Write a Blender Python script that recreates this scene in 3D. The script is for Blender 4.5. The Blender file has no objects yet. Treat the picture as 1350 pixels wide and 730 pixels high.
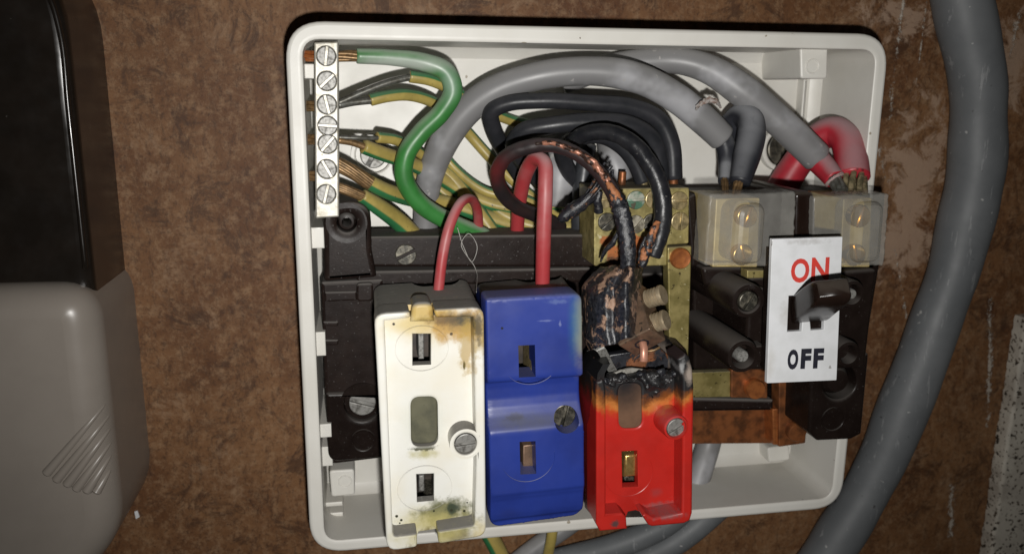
import bpy, bmesh, math, random
from mathutils import Vector, Matrix, noise as mnoise
from mathutils.geometry import tessellate_polygon
from mathutils.bvhtree import BVHTree
random.seed(7)
S = 0.001                                   # everything below is written in millimetres
SC = bpy.context.scene
COL = SC.collection

# ------------------------------------------------------------------ camera, light, exposure
# board coordinates: x to the right, y up, d = distance in front of the board; world = (x, -d, y)
CAM = Vector((18.668, -18.126, 265.49))
RGT = Vector((0.983908, 0.007836, 0.178504))
UPV = Vector((0.031304, 0.976025, -0.215395))
FWD = Vector((0.175912, -0.217517, -0.960074))
FPX, CX, CY = 1085.0, 675.0, 365.0
def W(v): return Vector((v[0], -v[2], v[1])) * S
cam_d = bpy.data.cameras.new('camera'); cam = bpy.data.objects.new('camera', cam_d); COL.objects.link(cam)
r_, u_, f_ = W(RGT).normalized(), W(UPV).normalized(), W(FWD).normalized()
cam.matrix_world = Matrix(((r_.x, u_.x, -f_.x, 0), (r_.y, u_.y, -f_.y, 0), (r_.z, u_.z, -f_.z, 0), (0, 0, 0, 1)))
cam.matrix_world.translation = W(CAM)
cam_d.sensor_width = 36.0; cam_d.lens = FPX * 36.0 / 1350.0
cam_d.clip_start = 0.005; cam_d.clip_end = 10
SC.camera = cam
cam_d.dof.use_dof = True; cam_d.dof.focus_distance = 0.228; cam_d.dof.aperture_fstop = 17.0
world = bpy.data.worlds.new('World'); SC.world = world; world.use_nodes = True
world.node_tree.nodes['Background'].inputs[0].default_value = (1.0, 0.95, 0.88, 1)
world.node_tree.nodes['Background'].inputs[1].default_value = 0.011
fl_d = bpy.data.lights.new('flash_lamp', 'SPOT'); fl = bpy.data.objects.new('flash_lamp', fl_d); COL.objects.link(fl)
FLASH = CAM + RGT * 7.0 - UPV * 21.0        # the phone's flash sits just below its lens
fl.location = W(FLASH)
AIM = Vector((62.0, -52.0, 30.0))           # the beam is a little off the middle of the picture
fl.rotation_euler = (W(AIM) - W(FLASH)).to_track_quat('-Z', 'Y').to_euler()
fl_d.energy = 2.5; fl_d.shadow_soft_size = 0.0030; fl_d.color = (1.0, 0.98, 0.945)
fl_d.spot_size = math.radians(105); fl_d.spot_blend = 1.0
SC.view_settings.view_transform = 'Standard'; SC.view_settings.look = 'None'
SC.view_settings.exposure = 0.0; SC.view_settings.gamma = 1.0
SC.cycles.max_bounces = 6; SC.cycles.transparent_max_bounces = 12

def at(px, py, d):
    """a point of the photograph (pixels) on the plane d millimetres in front of the board"""
    v = FWD + RGT * ((px - CX) / FPX) - UPV * ((py - CY) / FPX)
    k = (d - CAM.z) / v.z
    return CAM + v * k
def mm(px, py, d):
    """millimetres per pixel there"""
    return (at(px, py, d) - CAM).dot(FWD) / FPX

# ------------------------------------------------------------------ materials
def rgb(c): return (c[0], c[1], c[2], 1.0)
class NT:
    def __init__(s, name):
        s.m = bpy.data.materials.new(name); s.m.use_nodes = True
        s.t = s.m.node_tree; s.b = s.t.nodes['Principled BSDF']
    def n(s, kind, **kw):
        nd = s.t.nodes.new('ShaderNode' + kind)
        for k, v in kw.items(): setattr(nd, k, v)
        return nd
    def put(s, a, sock):
        if a is None: return
        if isinstance(a, bpy.types.NodeSocket): s.t.links.new(a, sock)
        elif isinstance(a, (tuple, list)) and len(a) == 3 and sock.type == 'RGBA': sock.default_value = rgb(a)
        else: sock.default_value = a
    def math(s, op, a, b=None, c=None, clamp=False):
        nd = s.n('Math', operation=op, use_clamp=clamp)
        s.put(a, nd.inputs[0])
        if b is not None: s.put(b, nd.inputs[1])
        if c is not None: s.put(c, nd.inputs[2])
        return nd.outputs[0]
    def vmath(s, op, a, b=None):
        nd = s.n('VectorMath', operation=op); s.put(a, nd.inputs[0])
        if b is not None: s.put(b, nd.inputs[1])
        return nd.outputs['Value'] if op in ('LENGTH', 'DOT_PRODUCT', 'DISTANCE') else nd.outputs[0]
    def mix(s, f, a, b, mode='MIX'):
        nd = s.n('Mix', data_type='RGBA', blend_type=mode); nd.clamp_factor = True
        s.put(f, nd.inputs[0]); s.put(a, nd.inputs[6]); s.put(b, nd.inputs[7]); return nd.outputs[2]
    def noise(s, vec, scale, detail=3, rough=0.55, dist=0.0):
        nd = s.n('TexNoise'); s.put(vec, nd.inputs['Vector'])
        nd.inputs['Scale'].default_value = scale; nd.inputs['Detail'].default_value = detail
        nd.inputs['Roughness'].default_value = rough; nd.inputs['Distortion'].default_value = dist
        return nd.outputs[0]
    def rng(s, v, a, b, c=0.0, d=1.0):
        nd = s.n('MapRange', interpolation_type='SMOOTHSTEP'); s.put(v, nd.inputs[0])
        for i, q in enumerate((a, b, c, d)): nd.inputs[i + 1].default_value = q
        return nd.outputs[0]

def mat(name, col, rough=0.5, metal=0.0, col2=None, vscale=250, var=(0.35, 0.7), bump=0.0, bscale=900, dust=0.0,
        dustcol=(0.27, 0.25, 0.225), specks=None, spots=(), rvar=0.12, spec=0.5, coat=0.0, alpha=None, stripe=None, scratch=None, dist=0.0):
    """worn surface: two tones, specks, stains of their own shape, settled dust on faces that look up, fine relief"""
    t = NT(name); tc = t.n('TexCoord'); P = tc.outputs['Object']
    n1 = t.noise(P, vscale, 4, 0.6, dist)
    c2 = col2 if col2 is not None else tuple(q * 0.72 for q in col)
    c = t.mix(t.rng(n1, var[0], var[1]), col, c2)
    if stripe:                               # two-colour insulation, the stripe runs along the wire
        ua = t.n('UVMap'); sx = t.n('SeparateXYZ'); t.put(ua.outputs[0], sx.inputs[0])
        ph = t.math('FRACT', t.math('ADD', sx.outputs[0], stripe[1]))
        tri = t.math('ABSOLUTE', t.math('SUBTRACT', ph, 0.5))
        c = t.mix(t.rng(tri, stripe[2] - 0.02, stripe[2] + 0.02), c, t.mix(t.rng(n1, 0.35, 0.7), stripe[0], tuple(q * 0.75 for q in stripe[0])))
    rg = t.math('ADD', rough - rvar, t.math('MULTIPLY', t.noise(P, vscale * 2.3, 2), rvar * 2))
    mt = metal
    for sp in spots:                         # dict: c local mm (x, y), r (rx, ry), col, hard, n, ns
        dv = t.vmath('MULTIPLY', t.vmath('SUBTRACT', P, (sp['c'][0] * S, 0, sp['c'][1] * S)), (1 / (sp['r'][0] * S), 0.0, 1 / (sp['r'][1] * S)))
        f = t.math('SUBTRACT', 1.0, t.vmath('LENGTH', dv))
        f = t.math('ADD', f, t.math('MULTIPLY', t.math('SUBTRACT', t.noise(P, sp.get('ns', 350), 4, 0.65), 0.5), sp.get('n', 1.2)))
        f = t.rng(f, 0.0, sp.get('hard', 0.5))
        f = t.math('MULTIPLY', f, sp.get('a', 1.0))
        c = t.mix(f, c, sp['col'])
        if 'rough' in sp: rg = t.math('ADD', t.math('MULTIPLY', rg, t.math('SUBTRACT', 1.0, f)), t.math('MULTIPLY', f, sp['rough']))
        if sp.get('metal') is not None: mt = t.math('ADD', t.math('MULTIPLY', mt, t.math('SUBTRACT', 1.0, f)), t.math('MULTIPLY', f, sp['metal']))
    if specks:                               # (colour, scale, threshold)
        for (sc_, ss, th) in (specks if isinstance(specks, list) else [specks]):
            c = t.mix(t.rng(t.noise(P, ss, 2, 0.5), th, th + 0.03), c, sc_)
    if scratch:                              # pale scuffs along one axis: (colour, stretch xyz, scale, threshold)
        mp = t.vmath('MULTIPLY', P, scratch[1])
        f = t.rng(t.noise(mp, scratch[2], 5, 0.7), scratch[3], scratch[3] + 0.06)
        c = t.mix(f, c, scratch[0])
    if dust:
        g = t.n('NewGeometry'); s3 = t.n('SeparateXYZ'); t.put(g.outputs['Normal'], s3.inputs[0])
        f = t.math('MULTIPLY', t.rng(s3.outputs[2], 0.12, 0.85), t.rng(t.noise(P, 420, 4, 0.7), 0.05, 0.48, 0.45, 1.0))
        f = t.math('MULTIPLY', f, dust)
        c = t.mix(f, c, dustcol)
        rg = t.math('ADD', rg, t.math('MULTIPLY', f, 0.5), clamp=True)
    t.put(c, t.b.inputs['Base Color']); t.put(rg, t.b.inputs['Roughness']); t.put(mt, t.b.inputs['Metallic'])
    t.b.inputs['Specular IOR Level'].default_value = spec
    if coat: t.b.inputs['Coat Weight'].default_value = coat; t.b.inputs['Coat Roughness'].default_value = 0.15
    if alpha is not None: t.put(alpha, t.b.inputs['Alpha'])
    if bump:
        bn = t.n('Bump'); bn.inputs['Strength'].default_value = 1.0; bn.inputs['Distance'].default_value = bump * S
        t.put(t.math('ADD', t.noise(P, bscale, 4, 0.65), t.math('MULTIPLY', t.noise(P, bscale * 0.22, 2), 1.4)), bn.inputs['Height'])
        t.put(bn.outputs[0], t.b.inputs['Normal'])
    return t.m

# ------------------------------------------------------------------ mesh building
class MB:
    def __init__(s): s.v = []; s.f = []; s.uv = {}
    def add(s, verts, faces, uvs=None):
        o = len(s.v); s.v += [Vector(q) for q in verts]
        for i, f in enumerate(faces):
            if uvs: s.uv[len(s.f)] = uvs[i]
            s.f.append(tuple(o + k for k in f))
        return s
    def build(s, name, m, parent=None, origin=None, smooth=40, wn=False, fixn=True):
        if parent is not None: o0 = parent['o'].copy() if hasattr(parent['o'], 'copy') else Vector(parent['o'])
        elif origin is not None: o0 = Vector(origin)
        else:
            o0 = Vector((0, 0, 0))
            for q in s.v: o0 += q
            o0 /= len(s.v)
        o0 = Vector(o0)
        me = bpy.data.meshes.new(name)
        me.from_pydata([W(q - o0) for q in s.v], [], s.f)
        if s.uv:
            ul = me.uv_layers.new(name='UVMap')
            for p in me.polygons:
                us = s.uv.get(p.index)
                if us:
                    for li, q in zip(p.loop_indices, us): ul.data[li].uv = q
        if fixn:
            bm = bmesh.new(); bm.from_mesh(me); bmesh.ops.recalc_face_normals(bm, faces=bm.faces); bm.to_mesh(me); bm.free()
        me.polygons.foreach_set('use_smooth', [True] * len(me.polygons))
        me.set_sharp_from_angle(angle=math.radians(smooth))
        me.materials.append(m)
        ob = bpy.data.objects.new(name, me); COL.objects.link(ob)
        if parent is not None: ob.parent = parent
        else: ob.location = W(o0)
        ob['o'] = tuple(o0)
        if wn:
            md = ob.modifiers.new('normals', 'WEIGHTED_NORMAL'); md.keep_sharp = True
        return ob

class Frame:
    def __init__(s, o=(0, 0, 0), x=(1, 0, 0), y=(0, 1, 0), z=None):
        s.o = Vector(o); s.x = Vector(x).normalized(); s.y = Vector(y); s.y = (s.y - s.x * s.y.dot(s.x)).normalized()
        s.z = s.x.cross(s.y)
    def __call__(s, a, b, c): return s.o + s.x * a + s.y * b + s.z * c
F0 = Frame()

def area2(p): return sum(p[i][0] * p[(i + 1) % len(p)][1] - p[(i + 1) % len(p)][0] * p[i][1] for i in range(len(p)))
def ccw(p): return list(p) if area2(p) > 0 else list(reversed(p))
def P2(pts, d): return [(at(x, y, d).x, at(x, y, d).y) for x, y in pts]
def offs(p, k):
    """move a ccw outline inwards by k"""
    out = []; n = len(p)
    for i in range(n):
        a, b, c = Vector(p[i - 1]), Vector(p[i]), Vector(p[(i + 1) % n])
        e1 = (b - a); e2 = (c - b)
        if e1.length < 1e-9 or e2.length < 1e-9: out.append(tuple(b)); continue
        e1.normalize(); e2.normalize()
        n1 = Vector((-e1.y, e1.x)); n2 = Vector((-e2.y, e2.x)); q = n1 + n2
        if q.length < 1e-6: out.append(tuple(b + n1 * k)); continue
        q.normalize(); out.append(tuple(b + q * min(k / max(q.dot(n1), 0.35), k * 2.5)))
    return out
def rp(pts, r, seg=5):
    """round the corners of an outline; r a number or one per corner"""
    n = len(pts); out = []
    for i in range(n):
        a, b, c = Vector(pts[i - 1]), Vector(pts[i]), Vector(pts[(i + 1) % n])
        rr = r[i] if isinstance(r, (list, tuple)) else r
        if rr <= 0: out.append(tuple(b)); continue
        u, w = (a - b), (c - b); lu, lw = u.length, w.length; u.normalize(); w.normalize()
        ang = math.acos(max(-1, min(1, u.dot(w))))
        t = min(rr / math.tan(ang / 2), lu * 0.48, lw * 0.48)
        p0, p1 = b + u * t, b + w * t
        for k in range(seg + 1):
            s_ = k / seg; out.append(tuple(p0 * (1 - s_) ** 2 + b * 2 * s_ * (1 - s_) + p1 * s_ ** 2))
    return out
def circ(cx, cy, r, n=28, ry=None, ph=0): return [(cx + r * math.cos(2 * math.pi * i / n + ph), cy + (ry or r) * math.sin(2 * math.pi * i / n + ph)) for i in range(n)]
def rect(x0, y0, x1, y1): return [(x0, y0), (x1, y0), (x1, y1), (x0, y1)]

def plate(mb, outline, z0, z1, holes=(), b=0.4, seg=3, fr=F0, draft=0.0, back=True, hb=None, through=True, b0=0.0):
    """outline pushed from z0 to z1 (front), front edges rounded by b, holes cut through"""
    outs = ccw(outline); hs = [ccw(h) for h in holes]; hb = b if hb is None else hb
    def loops(p, sgn, bb):
        L = [(offs(p, -draft * sgn) if draft else p, z0)]
        if b0 and sgn > 0: L = [(offs(p, b0), z0), (p, z0 + b0)]
        if bb > 0:
            for k in range(seg + 1):
                a = math.pi / 2 * k / seg
                L.append((offs(p, sgn * bb * (1 - math.cos(a))), z1 - bb + bb * math.sin(a)))
        else: L.append((p, z1))
        return L
    def skin(L, flip):
        n = len(L[0][0])
        vs = [fr(q[0], q[1], z) for (p, z) in L for q in p]; fs = []
        for k in range(len(L) - 1):
            for i in range(n):
                j = (i + 1) % n; f = (k * n + i, k * n + j, (k + 1) * n + j, (k + 1) * n + i)
                fs.append(f[::-1] if flip else f)
        mb.add(vs, fs)
    def cap(ls, z, up):
        pl = [[Vector((q[0], q[1], 0)) for q in p] for p in ls]
        tris = tessellate_polygon(pl); flat = [q for p in pl for q in p]
        vs = [fr(q.x, q.y, z) for q in flat]; fs = []
        for t in tris:
            a, b_, c = (flat[i] for i in t); pos = (b_ - a).cross(c - a).z > 0
            fs.append(tuple(t) if pos == up else tuple(reversed(t)))
        mb.add(vs, fs)
    lo = loops(outs, 1, b); skin(lo, False)
    lh = [loops(h, -1, hb) for h in hs]
    for L in lh: skin(L, True)
    cap([lo[-1][0]] + [L[-1][0] for L in lh], z1, True)
    if back: cap([lo[0][0]] + [L[0][0] for L in lh], z0, False)
    return mb
def boxm(mb, fr, sx, sy, sz, b=0.3):
    return plate(mb, rect(-sx / 2, -sy / 2, sx / 2, sy / 2), -sz / 2, sz / 2, b=b, b0=b, fr=fr)
def lathe(mb, fr, prof, n=28, cap0=True, cap1=True):
    vs = []; fs = []
    for (r, z) in prof:
        for i in range(n):
            a = 2 * math.pi * i / n; vs.append(fr(r * math.cos(a), r * math.sin(a), z))
    for k in range(len(prof) - 1):
        for i in range(n):
            j = (i + 1) % n; fs.append((k * n + i, k * n + j, (k + 1) * n + j, (k + 1) * n + i))
    if cap1: fs.append(tuple((len(prof) - 1) * n + i for i in range(n)))
    if cap0: fs.append(tuple(reversed(range(n))))
    mb.add(vs, fs); return mb
def spline(pts, per=10):
    P = [Vector(p) for p in pts]; out = []
    P = [P[0] * 2 - P[1]] + P + [P[-1] * 2 - P[-2]]
    for i in range(1, len(P) - 2):
        p0, p1, p2, p3 = P[i - 1:i + 3]
        a = max((p1 - p0).length, 1e-4) ** 0.5; b = max((p2 - p1).length, 1e-4) ** 0.5; c = max((p3 - p2).length, 1e-4) ** 0.5
        m1 = ((p1 - p0) / a - (p2 - p0) / (a + b) + (p2 - p1) / b) * b
        m2 = ((p2 - p1) / b - (p3 - p1) / (b + c) + (p3 - p2) / c) * b
        for k in range(per):
            t = k / per
            out.append(p1 * (2 * t**3 - 3 * t**2 + 1) + m1 * (t**3 - 2 * t**2 + t) + p2 * (-2 * t**3 + 3 * t**2) + m2 * (t**3 - t**2))
    out.append(P[-2]); return out
def tube(mb, path, rad, n=18, rough=0.0, rs=0.6, flat=None, tip=0.25, dent=0.0):
    """path: points in mm; rad a number, or a list with one radius per point"""
    L = len(path); R = rad if isinstance(rad, list) else [rad] * L
    tang = [(path[min(i + 1, L - 1)] - path[max(i - 1, 0)]).normalized() for i in range(L)]
    ref = Vector((0, 0, 1)); nrm = ref - tang[0] * ref.dot(tang[0])
    if nrm.length < 0.2: nrm = Vector((0, 1, 0)) - tang[0] * tang[0].y
    nrm.normalize(); vs = []; fs = []; uv = []; acc = 0.0; lens = []
    rings = []
    for i in range(L):
        if i: acc += (path[i] - path[i - 1]).length
        nrm = (nrm - tang[i] * nrm.dot(tang[i])).normalized(); bi = tang[i].cross(nrm)
        rings.append((path[i], nrm.copy(), bi, R[i], acc))
    if tip:
        a, b = rings[0], rings[-1]
        rings = [(a[0] - tang[0] * a[3] * 0.0, a[1], a[2], a[3] * (1 - tip * 0.35), 0.0), (a[0] + tang[0] * a[3] * tip * 0.4, a[1], a[2], a[3], 0.0)] + rings[1:-1] + \
                [(b[0] - tang[-1] * b[3] * tip * 0.4, b[1], b[2], b[3], b[4]), (b[0], b[1], b[2], b[3] * (1 - tip * 0.35), b[4])]
    for (p, nn, bi, r, s) in rings:
        for k in range(n):
            a = 2 * math.pi * k / n; dr = nn * math.cos(a) + bi * math.sin(a); q = r
            if rough: q = r * (1 + rough * mnoise.noise((p + dr * r) * rs) + rough * 0.5 * mnoise.noise((p + dr * r) * rs * 2.7))
            if dent: q *= 1 + dent * mnoise.noise((p + dr * r * 0.5) * 0.06)
            vs.append(p + dr * q); 
        lens.append(s)
    m = len(rings)
    for i in range(m - 1):
        for k in range(n):
            j = (k + 1) % n
            fs.append((i * n + k, i * n + j, (i + 1) * n + j, (i + 1) * n + k))
            uv.append(((k / n, lens[i] * .05), ((k + 1) / n, lens[i] * .05), ((k + 1) / n, lens[i + 1] * .05), (k / n, lens[i + 1] * .05)))
    fs.append(tuple(reversed(range(n)))); uv.append([(0, 0)] * n)
    fs.append(tuple((m - 1) * n + k for k in range(n))); uv.append([(0, 0)] * n)
    mb.add(vs, fs, uv); return mb
def strands(mb, path, R, n=7, twist=0.12, spread=0.0, rs=None):
    """a twisted bundle of bare strands along a path"""
    rs = rs or R * 0.38; L = len(path)
    for k in range(n):
        pts = []; a0 = 2 * math.pi * k / max(n - 1, 1); acc = 0
        ro = 0 if k == n - 1 else R - rs
        wob = random.random() * 9
        for i in range(L):
            if i: acc += (path[i] - path[i - 1]).length
            tg = (path[min(i + 1, L - 1)] - path[max(i - 1, 0)]).normalized()
            nn = Vector((0, 0, 1)) - tg * tg.z
            if nn.length < 0.2: nn = Vector((0, 1, 0)) - tg * tg.y
            nn.normalize(); bi = tg.cross(nn); a = a0 + acc * twist
            e = ro * (1 + spread * (i / max(L - 1, 1)))
            pts.append(path[i] + (nn * math.cos(a) + bi * math.sin(a)) * e + Vector((mnoise.noise((wob, i * .3, 0)), mnoise.noise((wob, 5, i * .3)), 0)) * spread * 0.3)
        tube(mb, pts, rs, n=8, tip=0)
    return mb

def empty(name, o):
    e = bpy.data.objects.new(name, None); COL.objects.link(e); e.location = W(o); e.empty_display_size = 0.005
    e['o'] = tuple(o); return e
def tag(o, label, cat, group=None, kind=None):
    if label: o['label'] = label
    if cat: o['category'] = cat
    if group: o['group'] = group
    if kind: o['kind'] = kind
    return o
def wire(pts, per=9): return spline([at(*p) for p in pts], per)
def wmm(pts, w):
    p = pts[len(pts) // 2]; return w * mm(*p) / 2
def rel(o, px, py, d):
    q = at(px, py, d); return (q.x - o[0], q.y - o[1])

# ------------------------------------------------------------------ shared materials
M = {}
DUST = (0.26, 0.245, 0.22)
M['box'] = mat('cream_plastic', (0.67, 0.655, 0.61), 0.42, col2=(0.62, 0.60, 0.55), vscale=45, bump=0.012, bscale=1400, dust=0.30, dustcol=(0.42, 0.39, 0.34), specks=[((0.16, 0.13, 0.10), 520, 0.765), ((0.3, 0.26, 0.2), 240, 0.76)])
M['bake'] = mat('brown_bakelite', (0.0125, 0.008, 0.0068), 0.38, col2=(0.018, 0.0115, 0.0095), vscale=160, spec=0.14, bump=0.02, bscale=1500, dust=0.95, dustcol=(0.15, 0.138, 0.128), specks=((0.075, 0.07, 0.067), 1400, 0.67))
M['bake2'] = mat('black_bakelite', (0.0095, 0.0062, 0.0052), 0.28, col2=(0.014, 0.0095, 0.008), vscale=160, spec=0.14, bump=0.015, bscale=1200, dust=0.6, dustcol=(0.10, 0.09, 0.082), specks=((0.05, 0.045, 0.042), 1600, 0.70))
M['steel'] = mat('dull_steel', (0.25, 0.245, 0.23), 0.48, 0.35, col2=(0.055, 0.05, 0.042), vscale=1500, var=(0.45, 0.75), bump=0.05, bscale=2200)
M['steel_dark'] = mat('dark_screw_steel', (0.17, 0.155, 0.12), 0.42, 0.5, col2=(0.03, 0.028, 0.022), vscale=1500, var=(0.3, 0.6), bump=0.06, bscale=2000)
M['tin'] = mat('tinned_brass', (0.47, 0.45, 0.40), 0.45, 0.35, col2=(0.30, 0.27, 0.20), vscale=380, var=(0.45, 0.75), bump=0.03, bscale=1300, specks=((0.12, 0.09, 0.05), 900, 0.73))
M['brass'] = mat('tarnished_brass', (0.33, 0.27, 0.105), 0.42, 0.45, col2=(0.20, 0.165, 0.055), vscale=230, var=(0.35, 0.65), bump=0.04, bscale=900, specks=[((0.07, 0.055, 0.02), 700, 0.66), ((0.5, 0.44, 0.26), 520, 0.70)], dust=0.4)
M['brass_screw'] = mat('worn_brass_screw', (0.42, 0.33, 0.17), 0.38, 0.5, col2=(0.15, 0.12, 0.06), vscale=1300, bump=0.05, bscale=2200)
M['brass_bright'] = mat('bright_brass', (0.62, 0.42, 0.15), 0.26, 0.75, col2=(0.42, 0.27, 0.08), vscale=600, bump=0.02)
M['brass_term'] = mat('yellow_brass', (0.62, 0.49, 0.22), 0.45, 0.2, col2=(0.50, 0.38, 0.15), vscale=300, bump=0.02)
M['copper'] = mat('old_copper', (0.30, 0.105, 0.036), 0.45, 0.5, col2=(0.11, 0.043, 0.018), vscale=260, var=(0.35, 0.7), bump=0.02, bscale=1200)
M['copper_bright'] = mat('bare_copper', (0.44, 0.15, 0.045), 0.36, 0.5, col2=(0.28, 0.09, 0.03), vscale=500, bump=0.02)
M['strand'] = mat('tarnished_strand', (0.27, 0.165, 0.075), 0.4, 0.5, col2=(0.12, 0.075, 0.035), vscale=900)
M['strand_pale'] = mat('pale_strand', (0.36, 0.29, 0.17), 0.4, 0.4, col2=(0.10, 0.09, 0.05), vscale=700)
M['strand_grey'] = mat('tinned_strand', (0.16, 0.16, 0.145), 0.4, 0.5, col2=(0.08, 0.075, 0.06), vscale=700)
M['grey_pvc'] = mat('grey_pvc_sheath', (0.185, 0.183, 0.185), 0.44, col2=(0.335, 0.335, 0.35), vscale=38, var=(0.50, 0.68), bump=0.012, bscale=700, dust=0.32, dustcol=(0.36, 0.35, 0.335), specks=((0.32, 0.31, 0.3), 300, 0.70))
M['supply_pvc'] = mat('grey_supply_sheath', (0.112, 0.119, 0.125), 0.55, col2=(0.15, 0.157, 0.163), vscale=45, var=(0.3, 0.75), bump=0.02, bscale=500, specks=[((0.36, 0.36, 0.35), 260, 0.72), ((0.06, 0.06, 0.06), 420, 0.73)], scratch=((0.21, 0.215, 0.22), (1.0, 1.0, 0.12), 420, 0.60))
M['black_pvc'] = mat('black_pvc', (0.017, 0.018, 0.021), 0.38, spec=.3, col2=(0.026, 0.026, 0.03), vscale=200, bump=0.03, bscale=500, dust=0.22, dustcol=(0.10, 0.10, 0.105))
M['black_core'] = mat('dusty_black_core', (0.018, 0.019, 0.024), 0.42, spec=.3, col2=(0.026, 0.027, 0.033), vscale=200, bump=0.02, bscale=600, dust=0.95, dustcol=(0.26, 0.265, 0.28))
M['red_pvc'] = mat('red_pvc', (0.37, 0.040, 0.045), 0.46, col2=(0.40, 0.135, 0.135), vscale=55, var=(0.40, 0.72), bump=0.014, bscale=700, dust=0.72, dustcol=(0.40, 0.27, 0.27))
M['red_core'] = mat('red_tail_core', (0.40, 0.022, 0.036), 0.40, col2=(0.31, 0.018, 0.028), vscale=120, bump=0.014, bscale=700, dust=0.72, dustcol=(0.36, 0.29, 0.30), specks=((0.13, 0.01, 0.014), 210, 0.69))
def green_mat(): return mat('green_pvc', (0.040, 0.20, 0.043), 0.40, col2=(0.03, 0.15, 0.032), vscale=120, bump=0.012, bscale=600, dust=0.6, dustcol=(0.40, 0.43, 0.38), spots=GSP)
GY_G, GY_Y = (0.030, 0.165, 0.060), (0.40, 0.31, 0.085)
def gy(ph, half=0.25): return mat('green_yellow_pvc', GY_G, 0.42, col2=(0.022, 0.125, 0.045), vscale=200, stripe=(GY_Y, ph, half), bump=0.01, bscale=700, dust=0.2, dustcol=(0.36, 0.34, 0.28), specks=((0.09, 0.07, 0.04), 700, 0.72))
M['char'] = mat('charred_black', (0.012, 0.012, 0.013), 0.5, col2=(0.035, 0.033, 0.034), vscale=420, bump=0.18, bscale=900, specks=((0.10, 0.09, 0.085), 900, 0.70))
M['char_cu'] = mat('charred_with_bare_copper', (0.012, 0.012, 0.014), 0.42, col2=(0.03, 0.03, 0.034), vscale=420, bump=0.2, bscale=800, specks=[((0.10, 0.085, 0.075), 1100, 0.69), ((0.30, 0.12, 0.05), 420, 0.66)])
def flake_mat(name, flake, th, sc, gloss, rim=(0.10, 0.055, 0.04), bd=0.00022):
    t = NT(name); P = t.n('TexCoord').outputs['Object']
    n1 = t.noise(P, sc, 8, 0.72, 0.9); n2 = t.noise(P, sc * 3.1, 5, 0.7); n3 = t.noise(P, sc * 0.45, 3, 0.6)
    h = t.math('ADD', n1, t.math('MULTIPLY', t.math('SUBTRACT', n3, 0.5), 0.7))
    f = t.rng(h, th, th + 0.018); e = t.math('SUBTRACT', t.rng(h, th - 0.03, th), f)
    c = t.mix(t.rng(n2, 0.35, 0.65), (0.006, 0.0065, 0.009), (0.026, 0.027, 0.033))
    c = t.mix(t.rng(t.noise(P, sc * 1.7, 6, 0.8), 0.60, 0.66), c, (0.13, 0.125, 0.12))
    c = t.mix(t.math('MULTIPLY', e, 0.8), c, rim)
    c = t.mix(f, c, t.mix(t.rng(n2, 0.3, 0.7), flake, tuple(q * 0.55 for q in flake)))
    t.put(c, t.b.inputs['Base Color']); t.put(t.math('ADD', gloss, t.math('MULTIPLY', f, 0.25)), t.b.inputs['Roughness'])
    bn = t.n('Bump'); bn.inputs['Distance'].default_value = bd; bn.inputs['Strength'].default_value = 1
    t.put(t.math('ADD', t.math('MULTIPLY', f, -0.8), t.math('ADD', t.math('MULTIPLY', n2, 0.9), n3)), bn.inputs['Height']); t.put(bn.outputs[0], t.b.inputs['Normal'])
    return t.m
M['char_wire'] = mat('scorched_black_pvc', (0.010, 0.0105, 0.013), 0.34, col2=(0.020, 0.020, 0.022), vscale=300, bump=0.10, bscale=700, spec=.35, specks=((0.08, 0.078, 0.075), 900, 0.69))
M['char_flake'] = flake_mat('charred_flaking_insulator', (0.36, 0.225, 0.155), 0.545, 360, 0.32, (0.10, 0.055, 0.04), 0.00014)
M['char_cu'] = flake_mat('charred_with_bare_copper', (0.34, 0.16, 0.085), 0.61, 330, 0.32)
M['cu_char'] = flake_mat('scorched_copper', (0.42, 0.16, 0.065), 0.47, 300, 0.36)
M['char'] = flake_mat('charred_black', (0.09, 0.085, 0.08), 0.66, 420, 0.40, (0.05, 0.045, 0.045))
M['terminal'] = mat('scorched_brass', (0.215, 0.135, 0.088), 0.42, 0.45, col2=(0.10, 0.07, 0.05), vscale=280, bump=0.03, bscale=900, specks=((0.05, 0.04, 0.03), 800, 0.68))
M['terminal_screw'] = mat('terminal_screw_brass', (0.42, 0.34, 0.23), 0.36, 0.5, col2=(0.30, 0.235, 0.15), vscale=300, bump=0.03)
M['mica'] = mat('mica_flake', (0.30, 0.29, 0.26), 0.4, col2=(0.18, 0.17, 0.15), vscale=500)
M['dark_in'] = mat('dark_cavity_moulding', (0.022, 0.016, 0.013), 0.5, col2=(0.05, 0.035, 0.025), vscale=300)
LO = at(1050, 400, 6)
M['label'] = mat('white_enamel_plate', (0.68, 0.69, 0.71), 0.36, col2=(0.60, 0.61, 0.62), vscale=120, bump=0.012, bscale=500, specks=((0.33, 0.32, 0.31), 330, 0.71), spots=[dict(c=rel(LO, 1040, 412, 66), r=(4, 6), col=(.38, .36, .33), hard=1.0, n=1.6, ns=400, a=.45), dict(c=rel(LO, 1063, 318, 66), r=(9, 1.2), col=(.40, .39, .38), hard=1.0, n=2.4, ns=500, a=.6), dict(c=rel(LO, 1015, 480, 66), r=(2, 9), col=(.48, .46, .42), hard=1.0, n=1.6, ns=300, a=.5)])
M['ink_red'] = mat('red_print', (0.58, 0.045, 0.03), 0.5, col2=(0.5, 0.05, 0.04), vscale=300)
M['ink_black'] = mat('black_print', (0.012, 0.013, 0.022), 0.5, col2=(0.02, 0.02, 0.03), vscale=300)
M['lever'] = mat('brown_toggle_plastic', (0.010, 0.0055, 0.004), 0.22, spec=.2, col2=(0.014, 0.008, 0.006), vscale=160, dust=0.3, bump=0.01, dustcol=(0.14, 0.12, 0.10))
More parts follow.
